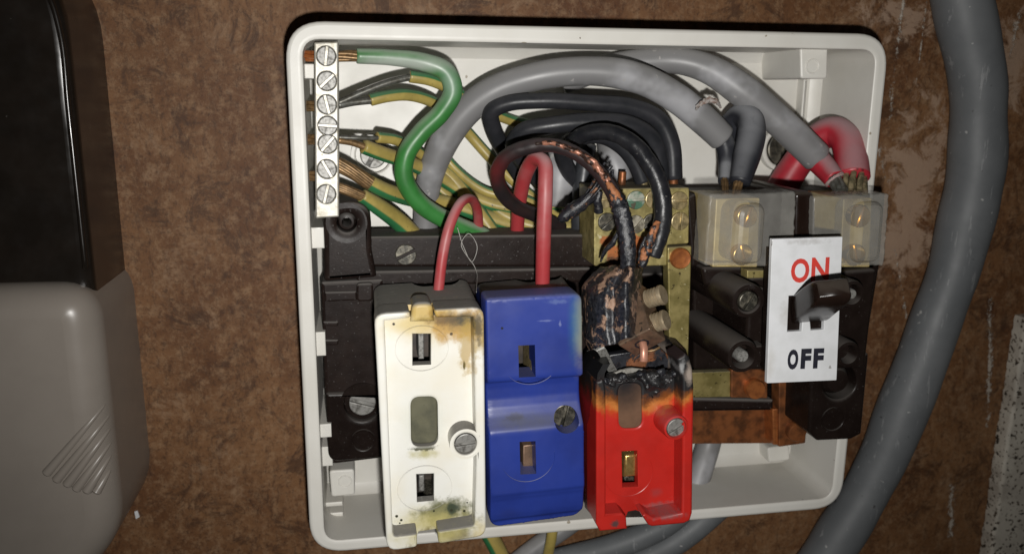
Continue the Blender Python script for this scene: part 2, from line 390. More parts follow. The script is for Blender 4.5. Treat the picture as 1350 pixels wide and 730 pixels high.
M['meter_black'] = mat('black_meter_case', (0.0085, 0.0065, 0.005), 0.22, col2=(0.012, 0.009, 0.007), vscale=90, bump=0.006, specks=((0.05, 0.045, 0.04), 330, 0.76))
M['meter_grey'] = mat('grey_meter_cover', (0.225, 0.198, 0.172), 0.34, col2=(0.205, 0.18, 0.156), vscale=40, bump=0.012, bscale=900)

M['verd'] = mat('verdigris_screw', (0.34, 0.35, 0.29), 0.5, 0.2, col2=(0.05, 0.13, 0.08), vscale=420, var=(0.42, 0.55), bump=0.12, bscale=1300, specks=((0.06, 0.05, 0.03), 900, 0.62))
M['worn'] = mat('pitted_screw', (0.36, 0.33, 0.26), 0.5, 0.25, col2=(0.08, 0.07, 0.045), vscale=900, var=(0.4, 0.62), bump=0.14, bscale=1500)
# unit slotted screw head, radius 1, top at 0 (copies share its mesh)
def head_mesh(name, m, slot=0.13, rough=False):
    mb = MB()
    lathe(mb, F0, [(0.98, -0.9), (0.98, -0.30), (0.93, -0.26)], 28)
    for sg in (1, -1):
        a0 = math.asin(slot); pts = [(math.cos(a), sg * math.sin(a)) for a in [a0 + (math.pi - 2 * a0) * i / 16 for i in range(17)]]
        plate(mb, pts, -0.32, 0.0, b=0.09, seg=2)
    o = mb.build(name, m, origin=(0, 0, 0)); me = o.data; bpy.data.objects.remove(o); return me
HEAD = {k: head_mesh('screw_head_' + k, M[k]) for k in ('verd', 'worn', 'steel', 'steel_dark', 'brass_screw', 'tin', 'terminal_screw', 'brass_bright')}
def screw(parent, px, py, d, rpx, ang, kind='steel', name='screw', tilt=None):
    p = at(px, py, d); o = bpy.data.objects.new(name, HEAD[kind]); COL.objects.link(o)
    o.parent = parent; o.location = W(p) - W(Vector(parent['o'])); r = rpx * mm(px, py, d); o.scale = (r, r, r)
    o.rotation_euler = (0, -math.radians(ang), 0)
    o['o'] = tuple(p); return o

# ------------------------------------------------------------------ the board behind everything
def board_material():
    t = NT('brown_hardboard'); tc = t.n('TexCoord'); P = tc.outputs['Object']
    n1 = t.noise(P, 18, 6, 0.72, 0.3); n2 = t.noise(P, 240, 6, 0.8); n3 = t.noise(P, 700, 4, 0.7); n4 = t.noise(t.vmath('MULTIPLY', P, (1.0, 1.0, 0.4)), 420, 5, 0.75)
    c = t.mix(t.rng(n1, 0.32, 0.68), (0.195, 0.096, 0.041), (0.098, 0.039, 0.014))
    c = t.mix(t.math('MULTIPLY', t.rng(n2, 0.44, 0.68), 0.70), c, (0.27, 0.165, 0.09))
    c = t.mix(t.math('MULTIPLY', t.rng(n4, 0.50, 0.68), 0.6), c, (0.045, 0.019, 0.009))
    c = t.mix(t.math('MULTIPLY', t.rng(n3, 0.50, 0.68), 0.5), c, (0.035, 0.016, 0.008))
    c = t.mix(t.math('MULTIPLY', t.rng(t.noise(P, 60, 6, 0.8, 0.9), 0.50, 0.64), 0.75), c, (0.048, 0.021, 0.010))
    c = t.mix(t.math('MULTIPLY', t.rng(t.noise(P, 45, 5, 0.8, 0.5), 0.55, 0.70), 0.55), c, (0.29, 0.185, 0.11))
    # worn, paler patches where old paint was taken off (right of the box)
    def spot(px, py, rx, ry):
        q = at(px, py, 0); k = mm(px, py, 0)
        dv = t.vmath('MULTIPLY', t.vmath('SUBTRACT', P, tuple(W((q.x, q.y, 0)))), (1 / (rx * k * S), 0, 1 / (ry * k * S)))
        return t.math('SUBTRACT', 1.0, t.vmath('LENGTH', dv))
    f = spot(1205, 235, 62, 150)
    f = t.math('MAXIMUM', f, spot(1345, 70, 60, 90)); f = t.math('MAXIMUM', f, spot(1190, 320, 70, 70)); f = t.math('MAXIMUM', f, t.math('SUBTRACT', spot(1190, 20, 150, 60), 0.25))
    pn = t.noise(P, 110, 6, 0.78, 0.6)
    f = t.rng(t.math('ADD', f, t.math('MULTIPLY', t.math('SUBTRACT', pn, 0.5), 3.2)), 0.25, 0.75)
    c = t.mix(t.math('MULTIPLY', f, 0.8), c, (0.34, 0.235, 0.165))
    # thin runs and flecks of white paint
    sx = t.n('SeparateXYZ'); t.put(P, sx.inputs[0])
    stre = t.noise(t.vmath('MULTIPLY', P, (1.0, 0.0, 0.30)), 330, 4, 0.7)
    brk = t.noise(P, 620, 5, 0.8)
    def run(px0, py0, px1, py1, wpx, th):
        a, b = W(at(px0, py0, 0)), W(at(px1, py1, 0)); k = mm(px0, py0, 0) * S
        ab = b - a; L2 = ab.length_squared
        tt = t.math('DIVIDE', t.vmath('DOT_PRODUCT', t.vmath('SUBTRACT', P, tuple(a)), tuple(ab)), L2)
        pr = t.n('VectorMath', operation='SCALE'); pr.inputs[0].default_value = ab; t.put(t.math('MINIMUM', t.math('MAXIMUM', tt, 0.0), 1.0), pr.inputs['Scale'])
        dd = t.vmath('LENGTH', t.vmath('SUBTRACT', t.vmath('SUBTRACT', P, tuple(a)), pr.outputs[0]))
        g = t.math('SUBTRACT', 1.0, t.math('DIVIDE', dd, wpx * k))
        return t.rng(t.math('ADD', t.math('ADD', g, t.math('MULTIPLY', t.math('SUBTRACT', brk, 0.55), 5.0)), t.math('MULTIPLY', t.math('SUBTRACT', stre, th), 4.0)), 0.3, 0.9)
    w = run(1191, 0, 1172, 160, 5, 0.52)
    for a in ((1222, 0, 1208, 110, 3.5, 0.58), (1306, 395, 1303, 560, 6, 0.50), (1256, 640, 1253, 705, 7, 0.48), (1318, 575, 1308, 640, 7, 0.54), (1345, 20, 1322, 110, 9, 0.56), (1150, 170, 1170, 240, 7, 0.60), (900, 5, 906, 22, 4, 0.60), (1180, 330, 1196, 420, 5, 0.62)):
        w = t.math('MAXIMUM', w, run(*a))
    c = t.mix(t.math('MULTIPLY', w, 0.75), c, (0.50, 0.46, 0.40))
    t.put(c, t.b.inputs['Base Color']); t.b.inputs['Roughness'].default_value = 0.62; t.b.inputs['Specular IOR Level'].default_value = 0.3
    bn = t.n('Bump'); bn.inputs['Distance'].default_value = 0.00012; bn.inputs['Strength'].default_value = 1
    t.put(t.math('ADD', t.noise(P, 700, 4, 0.7), t.math('ADD', t.noise(P, 90, 3), w)), bn.inputs['Height']); t.put(bn.outputs[0], t.b.inputs['Normal'])
    return t.m
mb = MB(); plate(mb, rect(-220, -340, 360, 150), -12, 0, b=0)
tag(mb.build('wall_board', board_material(), origin=(0, 0, 0)), 'brown hardboard wall behind the box, with white paint runs', 'wall', kind='structure')
# pale painted strip at the right edge
pl = MB(); out = P2([(1353, 420), (1341, 500), (1330, 570), (1318, 650), (1305, 740), (1290, 850), (1700, 860), (1700, 380)], 6)
fine = []
for i in range(len(out)):
    a, b = Vector(out[i]), Vector(out[(i + 1) % len(out)])
    for k in range(14):
        q = a.lerp(b, k / 14); e = 0.7 if i < 5 else 0
        fine.append((q.x + e * mnoise.noise((q.x * .5, q.y * .5, 3)), q.y + e * mnoise.noise((q.x * .5, q.y * .5, 9))))
plate(pl, fine, 0.2, 6, b=1.2)
tag(pl.build('painted_strip', mat('flaking_white_paint', (0.52, 0.48, 0.41), 0.6, col2=(0.36, 0.32, 0.27), vscale=70, bump=0.25, bscale=260, specks=[((0.035, 0.028, 0.02), 330, 0.63), ((0.09, 0.07, 0.05), 700, 0.60)]), origin=(0, 0, 0)), 'pale flaking painted strip at the right edge of the board', 'painted strip', kind='structure')

# ------------------------------------------------------------------ electricity meter on the left
mo = at(185, 480, 0); met = tag(empty('electricity_meter', (mo.x - 30, mo.y - 60, 0)), 'black electricity meter with grey ribbed lower cover, left of the fuse box', 'meter')
xr = at(150, 200, 0).x; yt = at(140, -60, 0).y; xl = -175
ys = at(185, 338, 0).y
mb = MB(); plate(mb, rp([(xl, ys - 20), (xr, ys - 20), (xr, yt), (xl, yt)], [0, 0, 24, 0], 10), 0, 31, b=3.2, seg=5)
up = mb.build('upper_case', M['meter_black'], met, wn=True)
# fine bead along the front edge
bead = [Vector(q) for q in [(xr - 1.5, ys + 3, 31.0), (xr - 1.5, yt - 24, 31.0), (xr - 4, yt - 13, 31.0), (xr - 11, yt - 5.5, 31.0), (xr - 24, yt - 1.8, 31.0), (xr - 60, yt - 1.8, 31.0)]]
mb = MB(); tube(mb, spline([bead[0], bead[0].lerp(bead[1], .3), bead[0].lerp(bead[1], .7)] + bead[1:], 8), 0.75, 10)
mb.build('edge_bead', M['meter_black'], met)
xr2 = at(186, 480, 0).x
lowp = P2([(186, 340), (186, 628), (76, 790)], 0)
lowp = [(xr2, lowp[0][1]), (xr2, lowp[1][1]), lowp[2], (lowp[2][0] - 2, -190), (xl, -190), (xl, lowp[0][1] + 1)]
mb = MB(); plate(mb, rp(lowp, [11, 26, 10, 4, 0, 0], 9), 0, 39, b=8, seg=9)
low = mb.build('lower_cover', M['meter_grey'], met, wn=True)
bv = BVHTree.FromPolygons([tuple(v) for v in mb.v], mb.f)
def hit(px, py):
    v = (FWD + RGT * ((px - CX) / FPX) - UPV * ((py - CY) / FPX)).normalized()
    h = bv.ray_cast(CAM, v); return (h[0], h[1]) if h[0] is not None else (at(px, py, 30), Vector((0, 0, 1)))
for (a, b) in (((60, 625), (143, 528)), ((73, 634), (150, 540)), ((87, 640), (149, 560)), ((99, 646), (149, 580)), ((113, 649), (148, 598)), ((126, 650), (147, 617))):
    pts = []; rr = []
    for k in range(11):
        s_ = k / 10; q, n_ = hit(a[0] + (b[0] - a[0]) * s_, a[1] + (b[1] - a[1]) * s_); pts.append(q - n_ * 0.25); rr.append(1.15 * (1 - s_) ** 0.6 + 0.22)
    mb = MB(); tube(mb, pts, rr, 12, tip=0.9); mb.build('rib', M['meter_grey'], low)

# ------------------------------------------------------------------ the open enclosure
H_ = 153.93
enc = tag(empty('fuse_box_enclosure', (87, -77, 0)), 'open cream plastic fuse box with rounded rim, fixed to the board', 'fuse box')
ro = rp(rect(0, -H_, 175, 0), 10.5, 9)
ri = rp(rect(4.3, -H_ + 3.9, 170.9, -4.6), 4.8, 6)
mb = MB(); plate(mb, ro, 0.3, 35, holes=[ri], b=1.1, hb=0.5, seg=4); wl = mb.build('wall_rim', M['box'], enc, wn=True)
mb = MB(); plate(mb, offs(ccw(ri), -1.0), 0.6, 4, b=0); mb.build('back_plate', M['box'], enc)
# sloping fillet where walls meet the back
mb = MB(); ic = ccw(ri); n = len(ic); L = [(offs(ic, -0.3), 7.5), (offs(ic, 0.9), 5.2), (offs(ic, 3.4), 3.9)]
mb.add([Vector((q[0], q[1], z)) for p, z in L for q in p], [(k * n + i, k * n + (i + 1) % n, (k + 1) * n + (i + 1) % n, (k + 1) * n + i) for k in range(2) for i in range(n)])
mb.build('wall_fillet', M['box'], enc)
def post(pxs, d, depth_to=4, hole=None, r=1.0):
    mb = MB(); plate(mb, rp(P2(pxs, d), r, 3), depth_to, d, b=0.6, seg=3)
    o = mb.build('lid_post', M['box'], enc, wn=True)
    if hole:
        q = at(hole[0], hole[1], d); m2 = MB(); rr = hole[2] * mm(hole[0], hole[1], d)
        plate(m2, circ(q.x, q.y, rr, 24), d - 0.5, d + 0.35, holes=[circ(q.x, q.y, rr * 0.82, 24)], b=0.12, hb=0.1, seg=2); m2.build('post_ring', M['box'], o)
post([(1055, 62), (1092, 62), (1091, 104), (1056, 104)], 29, hole=(1071, 88, 10))
post([(434, 620), (467, 618), (468, 652), (437, 655)], 22, hole=(455, 634, 9))
post([(1012, 590), (1040, 586), (1042, 606), (1014, 610)], 11)
# small steps moulded along the left wall
for (y0, y1, w, d) in ((84, 104, 3.2, 27), (300, 328, 3.4, 30), (438, 470, 2.6, 31), (560, 578, 3.2, 31), (590, 616, 3.0, 27)):
    a = at(405, y0, d).y; b = at(405, y1, d).y; mb = MB()
    plate(mb, rect(4.0, b, 4.3 + w, a), 4.5, d, b=0.4, seg=2); mb.build('wall_step', M['box'], enc, wn=True)
for (y0, y1) in ((662, 668), (676, 682)):
    a = at(432, y0, 20).y; b = at(432, y1, 20).y; mb = MB(); plate(mb, rect(4.0, b, 9.5, a), 5, 20, b=0.5, seg=2); mb.build('wall_step', M['box'], enc, wn=True)
# a long vertical rib beside the right wall
mb = MB(); q0, q1 = at(1067, 104, 10), at(1062, 235, 10); plate(mb, rp([(q0.x - .7, q1.y), (q0.x + .7, q1.y), (q0.x + .7, q0.y), (q0.x - .7, q0.y)], .4, 3), 3.9, 8, b=0.6); mb.build('wall_step', M['box'], enc, wn=True)
# fixing holes with raised collars and screws
for (px, py, ro_, rs, ang, kd) in ((492, 205, 29, 17, 60, 'steel'), (1033, 196, 30, 22, 95, 'steel_dark')):
    q = at(px, py, 7); k = mm(px, py, 7); mb = MB()
    plate(mb, circ(q.x, q.y, ro_ * k, 32), 3.9, 7.2, holes=[circ(q.x, q.y, ro_ * k * 0.78, 32)], b=0.9, hb=0.6, seg=4)
    mb.build('screw_collar', M['box'], enc, wn=True)
    screw(enc, px, py, 5.9, rs, ang, kd, 'fixing_screw')

# ------------------------------------------------------------------ brown moulded base that carries the fuses
bo = at(640, 460, 4); base = tag(empty('fuse_holder', bo), 'dark brown dusty moulding that holds the three fuse carriers', 'fuse holder')
mb = MB(); plate(mb, rp(P2([(432, 365), (905, 360), (905, 545), (905, 600), (500, 604), (436, 612)], 22), 1.5, 3), 4, 22, b=0.8); mb.build('base_slab', M['bake'], base, wn=True)
mb = MB(); plate(mb, rp(P2([(486, 312), (786, 309), (786, 352), (486, 352)], 27), 1.0, 3), 12, 27, b=0.9, seg=4); mb.build('top_rail', M['bake'], base, wn=True)
mb = MB(); plate(mb, rp(P2([(470, 358), (780, 353), (780, 372), (470, 378)], 28.5), 0.8, 3), 14, 28.5, b=0.8, seg=3); mb.build('ledge', M['bake'], base, wn=True)
# corner lug with its screw hole
hq = at(457, 294, 30.5); hk = mm(457, 294, 30.5)
lug = rp(P2([(426, 268), (489, 266), (490, 330), (497, 366), (427, 372)], 30.5), [7.5, 8.5, 1, 1, 1], 7)
mb = MB(); plate(mb, lug, 8, 30.5, holes=[circ(hq.x, hq.y, 13 * hk, 24)], b=1.6, hb=1.2, seg=4); lugo = mb.build('corner_lug', M['bake'], base, wn=True)
mb = MB(); fr = Frame((hq.x, hq.y, 0)); lathe(mb, fr, [(13 * hk, 20), (12.5 * hk, 27.5), (9.5 * hk, 28.8), (6.5 * hk, 28.9), (6.0 * hk, 28.2), (6.0 * hk, 20)], 24, False, False); mb.build('screw_sleeve', M['bake'], lugo)
# left column
mb = MB(); plate(mb, rp(P2([(423, 372), (505, 368), (512, 520), (428, 522)], 29), 0.8, 3), 6, 29, b=1.0, seg=3); mb.build('left_column', M['bake'], base, wn=True)
mb = MB(); plate(mb, rp(P2([(428, 385), (470, 384), (471, 396), (428, 398)], 30.3), 0.5, 3), 28, 30.3, b=0.5); mb.build('column_step', M['bake'], base, wn=True)
mb = MB(); plate(mb, rp(P2([(470, 374), (492, 373), (492, 397), (470, 398)], 31), 1.2, 3), 28, 31, b=0.6); mb.build('column_step', M['bake'], base, wn=True)
for (y0, y1) in ((424, 430), (448, 455)):
    mb = MB(); plate(mb, rp(P2([(426, y0), (446, y0), (446, y1), (426, y1)], 29.7), 0.4, 3), 28, 29.7, b=0.4); mb.build('column_step', M['bake'], base, wn=True)
q = at(478, 531, 29); k = mm(478, 531, 29)
mb = MB(); plate(mb, rp(P2([(429, 518), (512, 516), (516, 602), (433, 609)], 30), [1, 1, 1, 3.2], 5), 6, 30, holes=[circ(q.x, q.y, 24 * k, 28)], b=0.9, hb=0.5, seg=3); lowb = mb.build('lower_block', M['bake2'], base, wn=True)
mb = MB(); plate(mb, circ(q.x, q.y, 23.8 * k, 28), 6, 28.2, b=0.2); mb.build('screw_seat', M['bake2'], lowb)
screw(base, 478, 531, 29.6, 17.5, -18, 'steel')
q2 = at(479, 580, 30); mb = MB(); plate(mb, circ(q2.x, q2.y, 16 * k, 28), 29.7, 30.5, holes=[circ(q2.x, q2.y, 13.6 * k, 28)], b=0.2, hb=0.2, seg=2); mb.build('moulded_ring', M['bake2'], lowb)
screw(base, 535, 336, 27.6, 14, 25, 'steel_dark')
# right end bar of the base, between the brass and copper links
mb = MB(); plate(mb, rp(P2([(880, 524), (1020, 527), (1020, 541), (880, 543)], 27), 0.6, 3), 8, 27, b=0.9); mb.build('end_bar', M['bake'], base, wn=True)

# ------------------------------------------------------------------ fuse carriers
def carrier_shell(th, m, front_out, back_out, d0, d1, notch=None, dtop=None):
    """hollow body behind the face: a tapering ring of walls from d0 (on the base) to d1; notch = (x0, x1, depth) cut in the top wall at the base"""
    mb = MB(); fo = ccw(front_out); bo_ = ccw(back_out); n = len(fo)
    ins_f = offs(fo, 1.6); ins_b = offs(bo_, 1.6); K = 9
    def lvl(p): 
        # raise the back edge where the wire enters
        z = d0
        if notch and p[1] > notch[3]:
            x0, x1, dep = notch[:3]; u = (p[0] - (x0 + x1) / 2) / ((x1 - x0) / 2)
            if abs(u) < 1: z += dep * min(1.0, (1 - u * u) ** 0.5 * 1.25)
        return z
    vs = []; fs = []
    for (A, B) in ((fo, bo_), (ins_f, ins_b)):
        for k in range(K + 1):
            for i in range(n):
                s_ = k / K; x = B[i][0] + (A[i][0] - B[i][0]) * s_; y = B[i][1] + (A[i][1] - B[i][1]) * s_
                z0 = lvl(bo_[i]); vs.append(Vector((x, y, z0 + (d1 - z0) * s_)))
    o2 = (K + 1) * n
    for k in range(K):
        for i in range(n):
            j = (i + 1) % n
            fs.append((k * n + i, k * n + j, (k + 1) * n + j, (k + 1) * n + i))
            fs.append((o2 + (k + 1) * n + i, o2 + (k + 1) * n + j, o2 + k * n + j, o2 + k * n + i))
    for i in range(n):
        j = (i + 1) % n; fs.append((j, i, o2 + i, o2 + j)); 
        fs.append((K * n + i, K * n + j, o2 + K * n + j, o2 + K * n + i))
    mb.add(vs, fs); return mb.build('body', m, th, smooth=35)
def dens(p, k=6):
    out = []
    for i in range(len(p)):
        a, b = Vector(p[i]), Vector(p[(i + 1) % len(p)]); m_ = max(1, int((b - a).length / 1.2))
        for q in range(m_): out.append(tuple(a.lerp(b, q / m_)))
    return out
def ringmark(th, part, px, py, rx, ry, d, m, a0=0, a1=360, w=0.18):
    q = at(px, py, d); k = mm(px, py, d); pts = []
    for i in range(41):
        a = math.radians(a0 + (a1 - a0) * i / 40); pts.append(Vector((q.x + rx * k * math.cos(a), q.y + ry * k * math.sin(a), d)))
    mb = MB(); tube(mb, pts, w, 6, tip=0); return mb.build('moulded_ring', m, part)

# ---- white carrier
DW = 62.0; FLW = 56.0
wo = at(566, 560, 28); wth = tag(empty('fuse_carrier', wo), 'cream white fuse carrier with yellow-brown scorch marks at top and bottom', 'fuse carrier', 'rewirable fuse carriers on the base')
def W_(px, py): return rel(wo, px, py, FLW)
wsp = [dict(c=W_(560, 428), r=(17, 8.0), col=(0.62, 0.50, 0.25), hard=1.0, n=0.7, ns=160, a=0.75),
       dict(c=W_(573, 684), r=(17, 7.0), col=(0.56, 0.50, 0.26), hard=1.0, n=0.8, ns=180, a=0.7),
       dict(c=W_(560, 555), r=(8.5, 10), col=(0.60, 0.62, 0.52), hard=1.0, n=0.5, ns=160, a=0.6),
       dict(c=W_(564, 406), r=(9.0, 9.0), col=(0.50, 0.34, 0.075), hard=0.7, n=0.8, ns=220, a=0.9),
       dict(c=W_(602, 424), r=(9.5, 7.0), col=(0.45, 0.26, 0.05), hard=0.6, n=1.3, ns=300, a=0.92),
       dict(c=W_(540, 428), r=(9.0, 4.0), col=(0.62, 0.50, 0.23), hard=0.9, n=0.9, ns=220, a=0.7),
       dict(c=W_(590, 417), r=(8.5, 3.8), col=(0.12, 0.068, 0.022), hard=0.7, n=1.4, ns=400, a=0.85),
       dict(c=W_(614, 419), r=(6.2, 4.6), col=(0.05, 0.05, 0.035), hard=0.8, n=1.3, ns=420, a=0.9),
       dict(c=W_(615, 455), r=(2.8, 10.5), col=(0.40, 0.27, 0.065), hard=0.6, n=1.5, ns=400, a=0.75),
       dict(c=W_(634, 432), r=(3.0, 9.5), col=(0.42, 0.28, 0.06), hard=0.8, n=1.4, ns=420, a=0.8),
       dict(c=W_(627, 425), r=(1.3, 6.0), col=(0.07, 0.05, 0.02), hard=0.7, n=1.6, ns=700, a=0.85),
       dict(c=W_(586, 676), r=(11.0, 5.2), col=(0.11, 0.115, 0.045), hard=0.7, n=1.6, ns=380, a=0.92), dict(c=W_(600, 692), r=(9.0, 2.6), col=(0.12, 0.095, 0.05), hard=1.0, n=1.4, ns=300, a=0.8),
       dict(c=W_(573, 690), r=(14.0, 6.5), col=(0.50, 0.44, 0.17), hard=1.0, n=1.2, ns=260, a=0.75),
       dict(c=W_(597, 670), r=(2.6, 2.4), col=(0.03, 0.045, 0.03), hard=0.6, n=1.3, ns=600, a=0.9),
       dict(c=W_(570, 708), r=(12.0, 2.6), col=(0.13, 0.10, 0.04), hard=0.9, n=1.9, ns=520, a=0.9),
       dict(c=W_(632, 700), r=(4.5, 8.5), col=(0.58, 0.47, 0.20), hard=0.9, n=1.2, ns=260, a=0.85),
       dict(c=W_(560, 597), r=(5.0, 2.6), col=(0.42, 0.38, 0.15), hard=0.9, n=1.4, ns=380, a=0.8),
       dict(c=W_(560, 590), r=(4.2, 1.1), col=(0.05, 0.05, 0.02), hard=0.6, n=1.8, ns=900, a=0.9),
       dict(c=W_(612, 482), r=(0.5, 1.5), col=(0.12, 0.09, 0.02), hard=0.5, n=1.2, ns=900),
       dict(c=W_(519, 427), r=(0.45, 0.45), col=(0.03, 0.02, 0.01), hard=0.4, n=0.5, ns=900),
       dict(c=W_(595, 440), r=(0.5, 0.5), col=(0.08, 0.05, 0.02), hard=0.4, n=0.5, ns=900)]
for (x_, y_, r_s) in ((523, 680, .5), (529, 685, .45), (527, 689, .3), (612, 673, .45), (595, 672, .5), (616, 662, .3), (572, 673, .35)):
    wsp.append(dict(c=W_(x_, y_), r=(r_s, r_s), col=(0.03, 0.03, 0.015), hard=0.4, n=0.5, ns=900))
mw = mat('white_carrier_plastic', (0.76, 0.755, 0.71), 0.4, col2=(0.73, 0.70, 0.61), vscale=60, bump=0.012, bscale=900, dust=1.0, dustcol=(0.20, 0.19, 0.172), spots=wsp)
mwp = mat('olive_window_pad', (0.125, 0.12, 0.078), 0.5, spec=.25, col2=(0.07, 0.07, 0.048), vscale=150, bump=0.05, bscale=700, specks=((0.03, 0.03, 0.02), 500, 0.72))
fro = dens(rp(P2([(493, 413), (638, 404), (641, 706), (509, 727)], DW), 3.2, 5))
bk0 = [at(491, 377, 32), at(620, 369, 32)]
bko = dens(rp(P2([(495, 415), (634, 407), (637, 698), (513, 716)], DW - 1), 2.4, 5))
# body back outline: corners on the base
bq = [at(492, 376, 32), at(619, 368, 32), at(622, 640, 32), at(507, 655, 32)]
fr_c = P2([(494, 414), (637, 405), (640, 705), (510, 725)], DW)
def quad_round(c, r): return rp(c, r, 5)
A_ = quad_round(fr_c, 3.0); B_ = quad_round([(q.x, q.y) for q in bq], 3.0)
def resample(p, n=150, start=None):
    L = [0]; 
    for i in range(len(p)): L.append(L[-1] + (Vector(p[(i + 1) % len(p)]) - Vector(p[i])).length)
    out = []
    for k in range(n):
        t_ = L[-1] * k / n; i = max(j for j in range(len(p)) if L[j] <= t_)
        seg_ = L[i + 1] - L[i]; u = (t_ - L[i]) / seg_ if seg_ > 1e-9 else 0
        out.append(tuple(Vector(p[i]).lerp(Vector(p[(i + 1) % len(p)]), u)))
    return out
def shell_pair(fc, bc, r=3.0):
    """front and back outline with matching points, sampled side by side per edge"""
    def per(c):
        c = ccw(c); out = []
        for i in range(4):
            a, b = Vector(c[i]), Vector(c[(i + 1) % 4]); e = (b - a).normalized(); e0 = (a - Vector(c[i - 1])).normalized()
            p0, p1 = a - e0 * r, a + e * r
            for k in range(7):
                s_ = k / 6; out.append(tuple(p0 * (1 - s_) ** 2 + a * 2 * s_ * (1 - s_) + p1 * s_ ** 2))
            q0, q1 = a + e * r, b - e * r
            for k in range(1, 30): out.append(tuple(q0.lerp(q1, k / 30)))
        return out
    return per(fc), per(bc)
A_, B_ = shell_pair(fr_c, [(q.x, q.y) for q in bq])
ny = (bq[0].y + bq[2].y) / 2
body = carrier_shell(wth, mw, A_, B_, 32, 54.6, notch=(at(544, 372, 32).x, at(604, 372, 32).x, 5.5, ny))
# floor with slots and the window
sl1 = P2([(544, 440), (568, 440), (568, 480), (544, 481)], FLW); sl2 = P2([(549, 625), (572, 624), (572, 659), (550, 661)], FLW)
win = rp(P2([(541, 523), (577, 522), (578, 587), (542, 589)], FLW), 2.6, 6)
crx = at(614, 586, FLW); ck = mm(614, 586, FLW)
floor_o = P2([(500, 419), (632, 412), (635, 698), (584, 703), (580, 697), (571, 693), (560, 694), (552, 700), (549, 707), (514, 712)], FLW)
mb = MB(); plate(mb, floor_o, 53.0, FLW, holes=[sl1, sl2, win], b=0.15, hb=0.25, seg=2); flo = mb.build('face_plate', mw, wth, wn=True)
mb = MB(); plate(mb, rp(P2([(541, 523), (577, 522), (578, 587), (542, 589)], FLW), 2.6, 6), 50, 54.3, b=0.5); mb.build('window_pad', mwp, wth, wn=True)
# raised frame in two C-shaped halves: gaps at the top and the bottom
lf = P2([(493, 413), (540, 410), (541, 419), (507, 423), (507, 424), (518, 707), (550, 703), (550, 721), (510, 727)], DW)
mb = MB(); plate(mb, rp(lf, [3, .8, .6, .8, .5, 1.2, .6, 1.0, 3], 4), 53.5, DW, b=0.7, seg=4); mb.build('frame_side', mw, wth, wn=True)
bc = at(614, 585, DW); rb = 21 * mm(614, 585, DW)
arc = [(bc.x + rb * math.cos(math.radians(a)), bc.y + rb * math.sin(math.radians(a))) for a in range(48, 316, 12)]
rf = P2([(572, 407.6), (638, 404), (641, 706), (578, 717), (577, 700), (627, 692), (628, 606)], DW)
rf2 = P2([(627, 566), (624, 418), (575, 419)], DW)
rr_ = rp(rf[:2] + [rf[2], rf[3], rf[4], rf[5]], [.8, 3, 3, 1.0, .6, 1.2], 4)
# keep order: outer edge, lower inside, boss, upper inside
poly = rr_ + [rf[6]] + list(reversed(arc)) + rf2
mb = MB(); plate(mb, poly, 53.5, DW, holes=[circ(bc.x, bc.y, 15.0 * mm(614, 585, DW), 26)], b=0.6, hb=0.5, seg=3); frs = mb.build('frame_side', mw, wth, wn=True)
screw(wth, 614, 585, 60.4, 14.2, 5, 'steel')
# tongue between the frame halves at the top
mb = MB(); plate(mb, rp(P2([(544, 399), (570, 398), (573, 424), (541, 425)], 58.5), [2.2, 2.2, 0, 0], 5), 50, 58.5, b=1.2, seg=4); mb.build('top_tongue', mw, wth, wn=True)
ringmark(wth, flo, 556, 459, 35, 31, FLW, mw); ringmark(wth, flo, 560, 643, 36, 32, FLW, mw)
# contact blades seen in the slots, dark inside
mb = MB(); a = at(555, 455, 50); boxm(mb, Frame((a.x, a.y, 46)), 1.5, 7.5, 9, .3); mb.build('contact_blade', M['steel'], wth)
mb = MB(); a = at(557, 640, 48); boxm(mb, Frame((a.x - .4, a.y + 2.0, 46)), 1.6, 5, 9, .5); mb.build('contact_blade', M['steel'], wth)
mb = MB(); a = at(567, 652, 48); lathe(mb, Frame((a.x, a.y - .5, 0)), [(1.7, 36), (1.7, 48.5), (1.3, 49)], 20); mb.build('contact_stud', M['steel_dark'], wth)
mb = MB(); plate(mb, P2([(510, 425), (628, 420), (628, 680), (514, 690)], 40), 38, 40, b=0); mb.build('inner_floor', M['dark_in'], wth)

